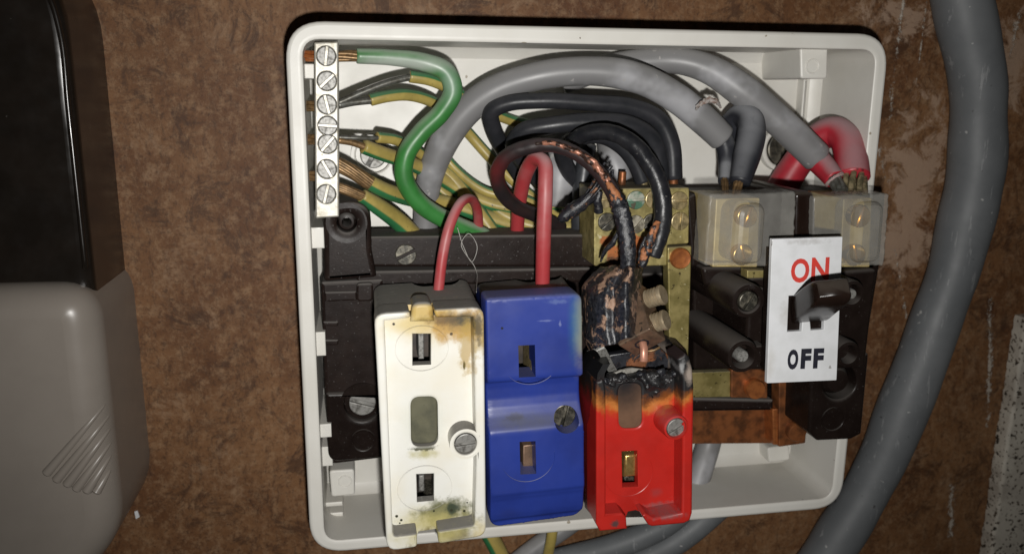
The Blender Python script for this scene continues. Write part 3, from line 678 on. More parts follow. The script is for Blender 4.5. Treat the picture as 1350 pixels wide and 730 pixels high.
# ---- blue carrier
ub = at(704, 540, 28); bth = tag(empty('fuse_carrier', ub), 'blue fuse carrier with two slots, between the white and the burnt one', 'fuse carrier', 'rewirable fuse carriers on the base')
def B2(px, py): return rel(ub, px, py, 61)
bsp = [dict(c=B2(767, 428), r=(3.4, 17), col=(0.25, 0.235, 0.17), hard=0.9, n=0.8, ns=160, a=0.95),
       dict(c=B2(758, 425), r=(3.0, 14), col=(0.03, 0.16, 0.22), hard=1.0, n=0.6, ns=160, a=0.45),
       dict(c=B2(661, 431), r=(0.42, 0.42), col=(0.004, 0.004, 0.01), hard=0.4, n=0.8, ns=900),
       dict(c=B2(734, 396), r=(4, 0.9), col=(0.09, 0.13, 0.32), hard=0.9, n=1.8, ns=700, a=0.7),
       dict(c=B2(718, 421), r=(2.5, 0.35), col=(0.13, 0.16, 0.36), hard=0.6, n=1.6, ns=700, a=0.7),
       dict(c=B2(737, 425), r=(0.5, 1.2), col=(0.16, 0.19, 0.38), hard=0.6, n=1.6, ns=700, a=0.7),
       dict(c=B2(690, 556), r=(17, 3.0), col=(0.045, 0.055, 0.10), hard=1.0, n=0.9, ns=260, a=0.75),
       dict(c=B2(680, 552), r=(3.5, 1.5), col=(0.012, 0.014, 0.03), hard=0.8, n=2.0, ns=500, a=0.6),
       dict(c=B2(672, 400), r=(5, 4), col=(0.035, 0.055, 0.25), hard=1.0, n=1.2, ns=260, a=0.5),
       dict(c=B2(672, 678), r=(6, 3), col=(0.018, 0.03, 0.16), hard=1.0, n=1.0, ns=300, a=0.6)]
mbl, mbf_ = [mat('blue_carrier_plastic', (0.018, 0.038, 0.235), 0.38, col2=(0.014, 0.029, 0.185), vscale=55, bump=0.01, bscale=700, dust=DB, dustcol=(0.20, 0.19, 0.175), spots=bsp, scratch=((0.06, 0.085, 0.30), (1, 1, 0.35), 800, 0.72)) for DB in (1.0, 0.3)]
# face with a stepped profile: (pixel y on the left edge, depth)
def blue_face():
    prof = [(392.0, 61.2), (394.0, 62.0), (396.5, 62.2), (500, 62.2), (504.5, 62.0), (506.5, 61.2), (508, 59.2), (511, 58.3), (520, 57.9), (534, 57.8), (546, 58.3), (556, 59.3), (564, 60.6), (568.5, 61.6), (571, 61.9), (575, 62.0), (654, 62.0), (657, 61.5), (658.5, 61.5), (664, 61.0), (684, 60.2), (692, 59.6), (695.5, 58.6)]
    return prof
top = [at(641, 393, 62), at(766, 386, 62)]; bot = [at(651, 697, 60), at(770, 680, 60)]
slA = P2([(683, 455), (705, 454), (706, 496), (684, 497)], 62); slB = P2([(685, 582), (706, 581), (707, 624), (686, 625)], 62)
def face_solid(fo, prof, slots, screw_hole, dback):
    """solid whose front follows a profile along y; slots cut through, built as strips"""
    pass
mb = MB(); pr = blue_face(); NX = 26; rows = []
def xl_at(y): return at(641 + (651 - 641) * (y - 393) / (697 - 393), y, 61).x
for (y, d) in pr:
    u = (y - 393) / (697 - 393)
    L_ = at(641 + 8 * u, y, 62); yr = y - 7 - 8 * u; R_ = at(767 + 3 * u, yr, 62)
    rows.append((L_, R_, d))
# corner rounding at the lower end
hole = at(744, 549, 58.5); hr = 16.5 * mm(744, 549, 58.5)
def pin(p, poly):
    c = False; n = len(poly)
    for i in range(n):
        a, b = poly[i], poly[(i + 1) % n]
        if (a[1] > p[1]) != (b[1] > p[1]) and p[0] < (b[0] - a[0]) * (p[1] - a[1]) / (b[1] - a[1]) + a[0]: c = not c
    return c
# outline of the face in the board plane with slots and hole, tessellated finely then lifted on to the profile
outl = [(r[0].x, r[0].y) for r in rows] + [(r[1].x, r[1].y) for r in reversed(rows)]
def depth_at(x, y):
    for i in range(len(rows) - 1):
        def yy(r): 
            t_ = (x - r[0].x) / max(r[1].x - r[0].x, 1e-6); return r[0].y + (r[1].y - r[0].y) * t_
        a, b = yy(rows[i]), yy(rows[i + 1])
        if b <= y <= a: return rows[i][2] + (rows[i + 1][2] - rows[i][2]) * ((a - y) / max(a - b, 1e-6))
    return rows[0][2] if y > rows[0][0].y - 1 else rows[-1][2]
from mathutils.geometry import delaunay_2d_cdt
def lifted(outline, holes, depth, dback, step=1.0, edge=0.7):
    """front sheet over an outline, lifted to depth(x, y), with walls to dback round the outline and the holes"""
    outline = dens2(ccw(outline), step); holes = [dens2(ccw(h), step * 0.8) for h in holes]
    pts = []; ed = []
    for lp in [outline] + holes:
        o = len(pts); pts += [Vector(p) for p in lp]; ed += [(o + i, o + (i + 1) % len(lp)) for i in range(len(lp))]
    for e_ in (edge * .3, edge * .65, edge): pts += [Vector(p) for p in offs(outline, e_)]
    xs = [p.x for p in pts]; ys_ = [p.y for p in pts]
    x = min(xs)
    while x < max(xs):
        y = min(ys_)
        while y < max(ys_):
            if pin((x, y), outline) and not any(pin((x, y), h) for h in holes): pts.append(Vector((x, y)))
            y += step * 0.55
        x += step * 1.6
    r = delaunay_2d_cdt(pts, ed, [], 1, 1e-5); V, T = r[0], r[2]
    m_ = MB(); keep = []
    for t_ in T:
        c = sum((V[i] for i in t_), Vector((0, 0))) / 3
        if pin(c, outline) and not any(pin(c, h) for h in holes): keep.append(tuple(t_))
    ob_ = offs(outline, 0.0)
    def edge_drop(p):
        dmin = min(((Vector(q) - p).length for q in outline))
        return 0.0 if dmin > edge else (edge - math.sqrt(max(edge ** 2 - (edge - dmin) ** 2, 0)))
    m_.add([Vector((p.x, p.y, depth(p.x, p.y) - edge_drop(p))) for p in V], keep)
    for lp, sg in [(outline, 0)] + [(h, 1) for h in holes]:
        n = len(lp); e = edge if not sg else 0.0
        vs = [Vector((p[0], p[1], depth(*p) - e)) for p in lp] + [Vector((p[0], p[1], dback)) for p in lp]
        m_.add(vs, [((i, n + i, n + (i + 1) % n, (i + 1) % n) if sg else (i, (i + 1) % n, n + (i + 1) % n, n + i)) for i in range(n)])
    bm = bmesh.new()
    vv = [bm.verts.new(v) for v in m_.v]
    for f in m_.f:
        try: bm.faces.new([vv[i] for i in f])
        except ValueError: pass
    bmesh.ops.remove_doubles(bm, verts=bm.verts, dist=0.002); bm.verts.index_update()
    out_ = MB(); out_.add([v.co.copy() for v in bm.verts], [[v.index for v in f.verts] for f in bm.faces]); bm.free()
    return out_
def dens2(p, st):
    out = []
    for i in range(len(p)):
        a, b = Vector(p[i]), Vector(p[(i + 1) % len(p)]); m_ = max(1, int((b - a).length / st))
        for q in range(m_): out.append(tuple(a.lerp(b, q / m_)))
    return out
fc_b = P2([(639.5, 393), (767, 386), (772, 686), (648, 704)], 62)
outb = rp(fc_b, [1.2, 2.6, 3.6, 3.6], 6)
mbf = lifted(outb, [slA, slB, circ(hole.x, hole.y, hr, 28)], depth_at, 54.0, 0.9, 0.6)
blf = mbf.build('face_plate', mbf_, bth, smooth=50)
bqb = [at(627, 374, 32), at(744, 362, 32), at(750, 640, 32), at(642, 650, 32)]
Ab, Bb = shell_pair(P2([(642, 394), (765, 387), (769, 679), (651, 695)], 61.5), [(q.x, q.y) for q in bqb], 2.6)
carrier_shell(bth, mbl, Ab, Bb, 32, 57, notch=(at(682, 370, 32).x, at(738, 370, 32).x, 5.0, (bqb[0].y + bqb[2].y) / 2))
screw(bth, 744, 548, 57.6, 15.5, 78, 'steel_dark')
mb = MB(); plate(mb, circ(hole.x, hole.y, hr + .1, 24), 50, 56.6, b=0); mb.build('screw_seat', mbl, bth)
mb = MB(); q = at(752, 561, 60.2); plate(mb, circ(q.x, q.y, 4.2, 26), 55, 59.9, holes=[circ(hole.x, hole.y, hr + .02, 26)] if False else [], b=0.2); 
ringmark(bth, blf, 700, 478, 36, 30, 62.2, mbl, 215, 320, 0.12); ringmark(bth, blf, 696, 603, 36, 34, 62.0, mbl, 205, 370, 0.12)
for (px, py, dx, kd) in ((699, 475, .9, 'strand'), (696, 603, 0.0, 'strand')):
    mb = MB(); a = at(px, py, 55); boxm(mb, Frame((a.x + dx, a.y, 51)), 1.9 if dx else 3.6, 9.5, 12, .35); mb.build('contact_blade', M['terminal' if not dx else 'brass_screw'], bth)
mb = MB(); plate(mb, P2([(650, 400), (755, 395), (755, 670), (655, 680)], 42), 38, 42, b=0); mb.build('inner_floor', M['dark_in'], bth)

# ---- red, burnt carrier
DR = 61.5; FLR = 55.0
uo = at(850, 590, 28); rth = tag(empty('fuse_carrier', uo), 'red fuse carrier with its upper end burnt away to black', 'fuse carrier', 'rewirable fuse carriers on the base')
def R2(px, py): return rel(uo, px, py, 58)
ORG, BRN, BLK = (0.50, 0.175, 0.04), (0.16, 0.05, 0.012), (0.010, 0.010, 0.011)
rsp = [dict(c=R2(842, 476), r=(19.6, 18.6), col=(0.47, 0.075, 0.014), hard=0.22, n=0.45, ns=120),
       dict(c=R2(843, 476), r=(19.2, 17.2), col=ORG, hard=0.16, n=0.5, ns=150),
       dict(c=R2(845, 475), r=(18.9, 15.9), col=(0.27, 0.09, 0.02), hard=0.16, n=0.55, ns=190),
       dict(c=R2(847, 474), r=(18.9, 15.2), col=BRN, hard=0.14, n=0.55, ns=220),
       dict(c=R2(848, 473), r=(18.9, 14.6), col=BLK, hard=0.2, n=0.6, ns=260, rough=0.5),
       dict(c=R2(903, 488), r=(2.2, 4.4), col=(0.40, 0.33, 0.28), hard=0.8, n=1.4, ns=420, a=0.75),
       dict(c=R2(893, 478), r=(1.2, 2.6), col=(0.33, 0.33, 0.33), hard=0.8, n=1.4, ns=420, a=0.8),
       dict(c=R2(875, 672), r=(7, 1.6), col=(0.24, 0.10, 0.10), hard=1.0, n=1.6, ns=700, a=0.8),
       dict(c=R2(880, 548), r=(4.5, 3.0), col=(0.36, 0.07, 0.075), hard=1.0, n=1.4, ns=500, a=0.6),
       dict(c=R2(806, 682), r=(1.7, 1.4), col=(0.06, 0.05, 0.05), hard=0.7, n=1.4, ns=900, a=0.9),
       dict(c=R2(870, 655), r=(3, 2), col=(0.33, 0.045, 0.045), hard=1.0, n=1.2, ns=500, a=0.7)]
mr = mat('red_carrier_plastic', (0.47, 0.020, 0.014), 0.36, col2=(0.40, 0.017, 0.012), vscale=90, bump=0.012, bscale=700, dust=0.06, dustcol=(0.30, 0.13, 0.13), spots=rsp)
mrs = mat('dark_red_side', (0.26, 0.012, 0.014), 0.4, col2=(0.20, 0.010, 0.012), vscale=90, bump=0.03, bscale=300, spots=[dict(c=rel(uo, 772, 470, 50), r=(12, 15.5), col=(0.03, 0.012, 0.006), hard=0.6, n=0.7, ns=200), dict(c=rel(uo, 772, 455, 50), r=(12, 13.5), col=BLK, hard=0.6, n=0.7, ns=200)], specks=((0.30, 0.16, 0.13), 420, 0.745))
def jag(a, b, n, amp, seed):
    out = []
    for i in range(n):
        s_ = i / n; out.append((a[0] + (b[0] - a[0]) * s_ + amp * mnoise.noise((i * .9, seed, 0)), a[1] + (b[1] - a[1]) * s_ + amp * mnoise.noise((i * .9, seed, 5))))
    return out
# face floor
fl_px = jag((790, 512), (802, 500), 4, 3, 1) + jag((802, 500), (815, 504), 4, 5, 2) + jag((815, 504), (848, 496), 8, 7, 3) + jag((848, 496), (884, 492), 9, 8, 4) + [(886, 494), (905, 480), (904, 684), (853, 683), (848, 676), (838, 672), (828, 674), (824, 684), (793, 690)]
slR = P2([(820, 595), (840, 594), (841, 641), (821, 642)], FLR)
winR = rp(P2([(815, 506), (846, 505), (847, 564), (816, 565)], FLR), 2.6, 6)
scq = at(885, 553, 56)
mb = MB(); plate(mb, P2(fl_px, FLR), 52, FLR, holes=[slR, winR], b=0.2, hb=0.25, seg=2); rfl = mb.build('face_plate', mr, rth, wn=True)
mpad = mat('scorched_window_pad', (0.155, 0.088, 0.055), 0.5, col2=(0.115, 0.066, 0.042), vscale=150, bump=0.03, spec=.12, spots=[dict(c=R2(831, 504), r=(9, 11.5), col=(0.016, 0.016, 0.018), hard=0.9, n=0.5, ns=200)])
mb = MB(); plate(mb, rp(P2([(814, 505), (847, 504), (848, 565), (815, 566)], FLR), 2.6, 6), 50, 54.6, b=0.5); mb.build('window_pad', mpad, rth, wn=True)
# frame: left, bottom with a notch, right with a melted top
fl_ = jag((786, 504), (796, 498), 4, 3, 11) + [(797, 502), (799, 514), (799, 678), (820, 676), (826, 681), (827, 697), (791, 700), (786, 690)]
mb = MB(); plate(mb, P2(fl_, DR), 52, DR, b=0.6, seg=3); mb.build('frame_side', mr, rth, wn=True)
frr = [(851, 686), (847, 679), (852, 677), (862, 683), (899, 676), (900, 588)] + [(900, 500)] + jag((893, 474), (906, 464), 5, 3, 12) + [(909, 470), (913, 486), (915, 510), (913, 676), (910, 686), (902, 690), (860, 694), (855, 692)]
mb = MB(); plate(mb, P2(frr, DR), 53, DR, b=0.7, seg=3); mb.build('frame_side', mr, rth, wn=True)
# outer skirt on the left, bulged by the heat
sk = []
for (yy, xb, xf) in ((472, 775, 795), (484, 766, 788), (500, 762, 786), (520, 761.5, 786), (545, 764, 786), (575, 767, 786), (610, 768, 786), (650, 769, 786), (676, 771, 787)):
    sk.append((at(xf, yy + 8, 60.5), at(xb, yy - 8, 44), at(xb + 6, yy - 22, 32)))
mb = MB(); n = len(sk); vs = []
for (a, b, c) in sk: vs += [a, a.lerp(b, .5) + Vector((-.25, 0, 0)), b, c, c + Vector((2, 0, 0)), a + Vector((2, 0, 0))]
fs = [(i * 6 + k, (i + 1) * 6 + k, (i + 1) * 6 + (k + 1) % 6, i * 6 + (k + 1) % 6) for i in range(n - 1) for k in range(6)] + [tuple(range(6)), tuple((n - 1) * 6 + k for k in reversed(range(6)))]
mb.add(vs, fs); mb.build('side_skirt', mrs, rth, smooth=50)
# right wall and bottom wall of the body
mb = MB(); a, b = at(893, 430, 40), at(900, 676, 58)
pr_ = [(at(880, 438, 34).y, 33), (at(886, 446, 44).y, 45), (at(893, 462, 52).y, 53), (at(899, 482, 57).y, 57.5), (b.y, 57.5), (b.y + 4, 33)]
xw = at(904, 560, 58).x
plate(mb, pr_, -1.1, 1.1, b=0.3, fr=Frame((xw, 0, 0), (0, 1, 0), (0, 0, 1))); mb.build('side_wall', mr, rth, wn=True)
mb = MB(); a = at(790, 690, 56); b = at(908, 684, 56); 
for (x0_, x1_) in ((a.x, at(826, 690, 56).x), (at(852, 690, 56).x, b.x)):
    mb = MB(); plate(mb, rect(x0_, 33, x1_, 52), -1.0, 1.0, b=0.3, fr=Frame((0, (a.y + b.y) / 2 + 3.0, 0), (1, 0, 0), (0, 0, 1))); mb.build('end_wall', mr, rth, wn=True)
# screw boss
ax = (at(893, 566, 61) - at(884, 552, 56)); rbk = 17.5 * mm(890, 560, 60)
bt = at(892, 564, 62.5)
mb = MB(); lathe(mb, Frame((bt.x, bt.y, 0)), [(rbk * 1.12, FLR - 1), (rbk, 61.6), (rbk * .94, 62.3), (rbk * .80, 62.4), (rbk * .76, 61.9), (rbk * .74, 58)], 30, False, False); boss = mb.build('screw_boss', mr, rth)
screw(rth, 892, 564, 61.4, 12.8, 30, 'steel')
# contact seen in the slot
mb = MB(); a = at(830, 612, 52); boxm(mb, Frame((a.x, a.y, 50)), 3.8, 7.0, 6, .8); mb.build('contact_blade', M['brass_bright'], rth)
mb = MB(); a = at(832, 634, 48); boxm(mb, Frame((a.x, a.y, 44), (1, .35, 0)), 3.2, 3.2, 6, .4); mb.build('contact_stud', M['steel_dark'], rth)
ringmark(rth, rfl, 829, 624, 33, 32, FLR, mr, 190, 395, 0.13)
mb = MB(); plate(mb, P2([(792, 470), (895, 465), (898, 680), (800, 682)], 36), 33, 36, b=0); mb.build('inner_floor', M['dark_in'], rth)
# melted, blistered skin along the burnt edge
def blister(x, y):
    q = Vector((x, y, 0)); v = mnoise.noise(q * .28) * 1.5 + abs(mnoise.noise(q * .62)) * 1.5 + mnoise.noise(q * 1.5) * .35
    return FLR + 0.5 + v * 1.0
cr_px = jag((800, 508), (806, 497), 4, 3, 31) + jag((806, 497), (832, 499), 8, 5, 32) + jag((832, 499), (862, 492), 8, 6, 33) + jag((862, 492), (890, 494), 7, 5, 34) + jag((890, 498), (884, 508), 4, 3, 35) + jag((884, 508), (862, 526), 8, 4, 36) + jag((862, 526), (849, 516), 4, 3, 37) + [(848, 505), (840, 502.5), (822, 503), (814, 506)] + jag((812, 512), (800, 508), 3, 2, 38)
crm = lifted(P2(cr_px, FLR + 1), [], blister, FLR - 3, 0.55, 0.9)
crm.build('charred_crust', mat('blistered_char', (0.010, 0.010, 0.011), 0.38, col2=(0.03, 0.029, 0.03), vscale=420, bump=0.10, bscale=1100, specks=((0.13, 0.12, 0.115), 800, 0.72)), rth, smooth=60)
mb = MB()
for (px, py, r, d) in ((799, 503, 1.2, 55), (889, 492, 1.3, 55), (820, 497, 1.3, 54.5), (845, 494, 1.2, 54.5), (872, 491, 1.4, 54.5)):
    c = at(px, py, d); vs = []; fs = []; nu, nv = 18, 10
    for j in range(nv + 1):
        for i in range(nu):
            th_, ph_ = math.pi * j / nv, 2 * math.pi * i / nu; q = Vector((math.sin(th_) * math.cos(ph_), math.sin(th_) * math.sin(ph_), .75 * math.cos(th_)))
            vs.append(c + q * r * (1 + .5 * mnoise.noise((c + q * r) * .7) + .3 * mnoise.noise((c + q * r) * 1.8)))
    for j in range(nv):
        for i in range(nu): fs.append((j * nu + i, (j + 1) * nu + i, (j + 1) * nu + (i + 1) % nu, j * nu + (i + 1) % nu))
    mb.add(vs, fs)
mb.build('charred_crust', M['char'], rth, smooth=60)
# the mica sheet and the sprung clip laid bare by the fire
mb = MB(); plate(mb, P2(jag((805, 494), (818, 488), 4, 2, 21) + jag((818, 488), (838, 484), 5, 2, 22) + [(850, 487), (853, 493), (846, 492), (838, 497), (815, 499)], 51), 50.2, 51, b=0.15); mb.build('mica_flake', M['mica'], rth)
clip = [at(776, 462, 50), at(783, 459, 52), at(789, 462, 53), at(794, 470, 52), at(800, 482, 50), at(806, 492, 48)]
mb = MB(); sp = spline(clip, 6); vs = []
for i, q in enumerate(sp):
    tg = (sp[min(i + 1, len(sp) - 1)] - sp[max(i - 1, 0)]).normalized(); sd = Vector((tg.y, -tg.x, 0)).normalized()
    w_ = 1.5
    for (s_, e) in ((-.25, 0), (1, .0), (1, -.5), (-.25, -.5)): vs.append(q + Vector((.9, .45, 0)).normalized() * w_ * s_ * 1.3 + Vector((0, 0, e)))
n = len(sp); fs = [(i * 4 + k, (i + 1) * 4 + k, (i + 1) * 4 + (k + 1) % 4, i * 4 + (k + 1) % 4) for i in range(n - 1) for k in range(4)] + [(0, 1, 2, 3), tuple((n - 1) * 4 + k for k in (3, 2, 1, 0))]
mb.add(vs, fs); mb.build('spring_clip', M['steel'], rth, smooth=60)
mb = MB(); plate(mb, P2([(802, 468), (868, 458), (885, 470), (884, 500), (806, 500)], 45), 42, 45, b=.4); mb.build('contact_plate', flake_mat('sooted_copper', (0.22, 0.075, 0.025), 0.56, 120, 0.36), rth)

# ------------------------------------------------------------------ earth terminal bar
eo = at(430, 170, 10); ear = tag(empty('earth_terminal_bar', eo), 'tinned metal earth terminal bar with a row of slotted screws, upper left', 'terminal bar')
ET = 33.5
mb = MB(); plate(mb, rp(P2([(414, 56), (446, 55), (447, 286), (416, 288)], ET), 0.4, 2), ET - 7.5, ET, b=0.45, seg=3); mb.build('bar', M['tin'], ear, wn=True)
mb = MB(); a = at(430, 120, 20); 
for yy in (100, 240):
    a = at(432, yy, 20); mb = MB(); boxm(mb, Frame((a.x, a.y, 15)), 4.5, 7, 22, .5); mb.build('bar_support', M['box'], ear)
for (px, py, an) in ((430, 74, 82), (431, 107, 42), (431, 138, 102), (432, 166, -4), (432, 190, 48), (431, 223, 118), (430, 256, 75)):
    q = at(px, py, ET); k = mm(px, py, ET)
    mb = MB(); plate(mb, circ(q.x, q.y, 13.6 * k, 24), ET - .2, ET + .08, holes=[circ(q.x, q.y, 12.2 * k, 24)], b=0.05, hb=.05, seg=2); mb.build('screw_collar', M['steel_dark'], ear)
    screw(ear, px, py, ET + 0.5, 12.2, an, 'steel')
# wire tails poking out on the far side of the bar
for (px, py, m_) in ((408, 74, 'copper_bright'), (409, 140, 'strand'), (410, 184, 'strand'), (411, 232, 'strand')):
    mb = MB(); strands(mb, [at(px - 5, py, 27), at(px + 4, py, 28), at(px + 12, py, 28.5)], 1.5, 5, rs=.6); mb.build('wire_tail', M[m_], ear)

# ------------------------------------------------------------------ neutral brass block
BD = 40.0
no = at(845, 300, 20); neu = tag(empty('neutral_terminal_block', no), 'tarnished brass neutral terminal block with rows of screws and exposed copper', 'terminal block')
nsp = [dict(c=rel(no, 838, 330, BD), r=(5.5, 6.0), col=(0.40, 0.12, 0.03), hard=0.35, n=1.7, ns=260, rough=.55),
       dict(c=rel(no, 815, 338, BD), r=(4.5, 4.5), col=(0.38, 0.125, 0.035), hard=0.35, n=1.8, ns=300, rough=.55),
       dict(c=rel(no, 801, 318, BD), r=(2.6, 2.0), col=(0.38, 0.13, 0.04), hard=0.35, n=1.6, ns=300),
       dict(c=rel(no, 825, 345, BD), r=(7, 3), col=(0.03, 0.022, 0.014), hard=0.6, n=2.0, ns=400),
       dict(c=rel(no, 790, 262, BD), r=(3, 5), col=(0.09, 0.08, 0.04), hard=0.6, n=1.8, ns=400, a=.8)]
mnb = mat('neutral_brass', (0.40, 0.335, 0.135), 0.42, 0.4, col2=(0.20, 0.165, 0.06), vscale=230, var=(0.35, 0.65), bump=0.05, bscale=900, specks=[((0.075, 0.06, 0.022), 700, 0.66), ((0.5, 0.45, 0.27), 520, 0.69)], dust=.5, spots=nsp)
nb_out = rp(P2([(783, 249), (909, 247), (908, 321), (880, 323), (879, 350), (790, 352), (783, 350)], BD), [.5, .8, .5, .5, .5, .5, .5], 3)
mb = MB(); plate(mb, nb_out, 24, BD, b=0.35, seg=3); mb.build('block', mnb, neu, wn=True)
mb = MB(); plate(mb, rp(P2([(880, 326), (912, 324), (905, 560), (884, 560)], 41), 0.6, 3), 37, 41, b=0.4); lnk = mb.build('link_strip', M['brass'], neu, wn=True)
mb = MB(); q = at(896, 340, 41); k = mm(896, 340, 41); lathe(mb, Frame((q.x, q.y, 0)), [(14 * k, 41), (14 * k, 42.0), (12.5 * k, 42.5), (8 * k, 42.3)], 26); mb.build('copper_rivet', M['copper_bright'], neu)
for (px, py, an, kd) in ((797, 263, 10, 'brass_screw'), (839, 264, 3, 'verd'), (863, 263, 80, 'brass_screw'), (896, 265, 0, 'brass_screw'), (801, 293, 40, 'steel_dark'), (839, 296, 50, 'worn'), (860, 294, 20, 'steel_dark'), (897, 292, 86, 'brass_screw')):
    screw(neu, px, py, BD + 0.9, 12.3, an, kd)

# ------------------------------------------------------------------ brass and copper links low on the right
lo = at(950, 507, 20); lb = tag(empty('brass_link', lo), 'short brass strip with an orange rivet, below the left switch pillars', 'link')
mb = MB(); plate(mb, rp(P2([(908, 491), (966, 489), (966, 523), (908, 524)], 27), .4, 2), 24.5, 27, b=0.3); mb.build('strip', M['brass'], lb, wn=True)
mb = MB(); plate(mb, rp(P2([(964, 487), (1012, 487), (1012, 525), (964, 524)], 28), .4, 2), 25, 28, b=0.4); mb.build('copper_end', M['copper'], lb, wn=True)
mb = MB(); q = at(992, 510, 28); k = mm(992, 510, 28); lathe(mb, Frame((q.x, q.y, 0)), [(13 * k, 28), (13 * k, 30.6), (12 * k, 31.0)], 26); mb.build('rivet', M['copper_bright'], lb)
co = at(985, 565, 15); cl = tag(empty('copper_link', co), 'flat copper bar with bent end and rivets, under the switch', 'link')
mb = MB(); plate(mb, rp(P2([(900, 541), (1022, 536), (1021, 584), (900, 585)], 22), .4, 2), 19.5, 22, b=0.3); mb.build('flat_bar', M['copper'], cl, wn=True)
mb = MB(); plate(mb, P2([(1018, 539), (1031, 539), (1029, 587), (1020, 586)], 28), 20, 28.0, b=0.5); mb.build('bent_edge', M['copper_bright'], cl, wn=True)
mb = MB(); plate(mb, rp(P2([(1027, 497), (1070, 495), (1062, 584), (1027, 589)], 29), .4, 2), 24, 29, b=0.4); mb.build('upright_strip', M['copper'], cl, wn=True)
for (px, py) in ((1047, 566), (1055, 503)):
    mb = MB(); q = at(px, py, 29); k = mm(px, py, 29); lathe(mb, Frame((q.x, q.y, 0)), [(13 * k, 29), (13 * k, 31.2), (11.8 * k, 31.6)], 26); mb.build('rivet', M['copper'], cl)

# ------------------------------------------------------------------ main switch
so = at(1050, 400, 6); sw = tag(empty('main_switch', so), 'dark brown main switch with white ON and OFF plate', 'switch')
K2 = M['bake2']
mb = MB(); plate(mb, rp(P2([(912, 258), (1168, 254), (1160, 350), (1140, 470), (1064, 486), (915, 487)], 28), 1.0, 3), 4.5, 28, b=0.8); mb.build('switch_base', K2, sw, wn=True)
mb = MB(); plate(mb, rp(P2([(905, 262), (918, 254), (924, 352), (912, 352)], 40), .8, 3), 24, 40, b=0.8, seg=3); mb.build('end_cheek', K2, sw, wn=True)
mb = MB(); plate(mb, rp(P2([(988, 366), (1157, 354), (1141, 486), (982, 488)], 52), 1.5, 4), 26, 52, b=1.2, seg=4); mb.build('switch_body', K2, sw, wn=True)
mb = MB(); plate(mb, rp(P2([(925, 352), (1010, 352), (1012, 376), (930, 378)], 45), 1.5, 4), 26, 45, b=1.2, seg=4); mb.build('shoulder', K2, sw, wn=True)
for (px, py, r, kd, pr_) in ((987, 397, 24, 'steel_dark', 13), (980, 470, 23, 'plug', 8.5), (1124, 388, 19, 'plug', 7), (1119, 467, 18, None, 0)):
    q = at(px, py, 61); k = mm(px, py, 61); mb = MB(); R_ = r * k
    prof = [(R_, 27), (R_, 60.0), (R_ * .93, 60.8), (R_ * .72, 61)]
    prof += [(R_ * .66, 60.6), (R_ * .62, 57)] if kd != 'steel_dark' else [(R_ * .62, 60.6), (R_ * .6, 58)]
    lathe(mb, Frame((q.x, q.y, 0)), prof + [(0.05, prof[-1][1])], 30, False, True); pil = mb.build('pillar', K2, sw)
    if kd == 'steel_dark': screw(sw, px, py, 60.6, pr_, 60, 'steel_dark')
    elif kd == 'plug':
        mb = MB(); q2 = at(px, py, 61); lathe(mb, Frame((q2.x, q2.y, 0)), [(pr_ * k, 57), (pr_ * k, 60.4), (pr_ * k * .85, 60.8)], 20); mb.build('rivet_end', M['steel'], sw)
# webs joining the pillars to the body
for (p0, p1) in (((987, 397), (1010, 392)), ((980, 470), (1010, 468))):
    a, b = at(*p0, 58), at(*p1, 58); mb = MB(); boxm(mb, Frame(((a.x + b.x) / 2, (a.y + b.y) / 2, 42), (b - a)), (b - a).length, 5.0, 30, .6); mb.build('web', K2, sw)
# lower right block with a dished ring
q = at(1108, 504, 44); k = mm(1108, 504, 44)
mb = MB(); plate(mb, rp(P2([(1070, 470), (1146, 465), (1136, 572), (1122, 579), (1078, 581), (1066, 570)], 44), [1, 1, 1, 1, 1, 1], 3), 14, 44, holes=[circ(q.x, q.y, 24 * k, 28)], b=0.9, hb=0.8, seg=3); lbk = mb.build('lower_block', K2, sw, wn=True)
mb = MB(); lathe(mb, Frame((q.x, q.y, 0)), [(23.8 * k, 36), (20 * k, 40.5), (15 * k, 42.5), (8 * k, 43.0), (0.05, 43.0)], 28, False, True); mb.build('dished_boss', K2, lbk)
mb = MB(); q = at(1098, 552, 44); plate(mb, circ(q.x, q.y, 17 * k, 26), 43.8, 44.5, holes=[circ(q.x, q.y, 15 * k, 26)], b=.2, hb=.2, seg=2); mb.build('moulded_ring', K2, lbk)
# partition between the two terminals
mb = MB(); plate(mb, rp(P2([(1048, 253), (1076, 252), (1077, 330), (1046, 330)], 56), [1.5, 3.5, 1, 1], 5), 24, 56, b=1.4, seg=4); mb.build('partition', M['lever'], sw, wn=True)
# brass terminals with their screws
TB = 50.0
for (x0, x1, xs) in ((944, 1002, 986), (1112, 1150, 1135)):
    mb = MB(); plate(mb, rp(P2([(x0, 262), (x1, 261), (x1 - 3, 352), (x0 - 5, 352)], TB), .5, 3), 30, TB, b=0.4); mb.build('terminal', M['brass_term'], sw, wn=True)
    screw(sw, xs, 286, TB + 4.2, 14.5, 72, 'brass_bright', 'terminal_screw'); screw(sw, xs - 6, 337, TB + 3.0, 14, 110, 'brass_bright', 'terminal_screw')
mb = MB(); plate(mb, rp(P2([(985, 356), (1020, 356), (1020, 366), (985, 367)], 52), .3, 2), 48, 52, b=.3); mb.build('terminal_tab', M['brass'], sw, wn=True)
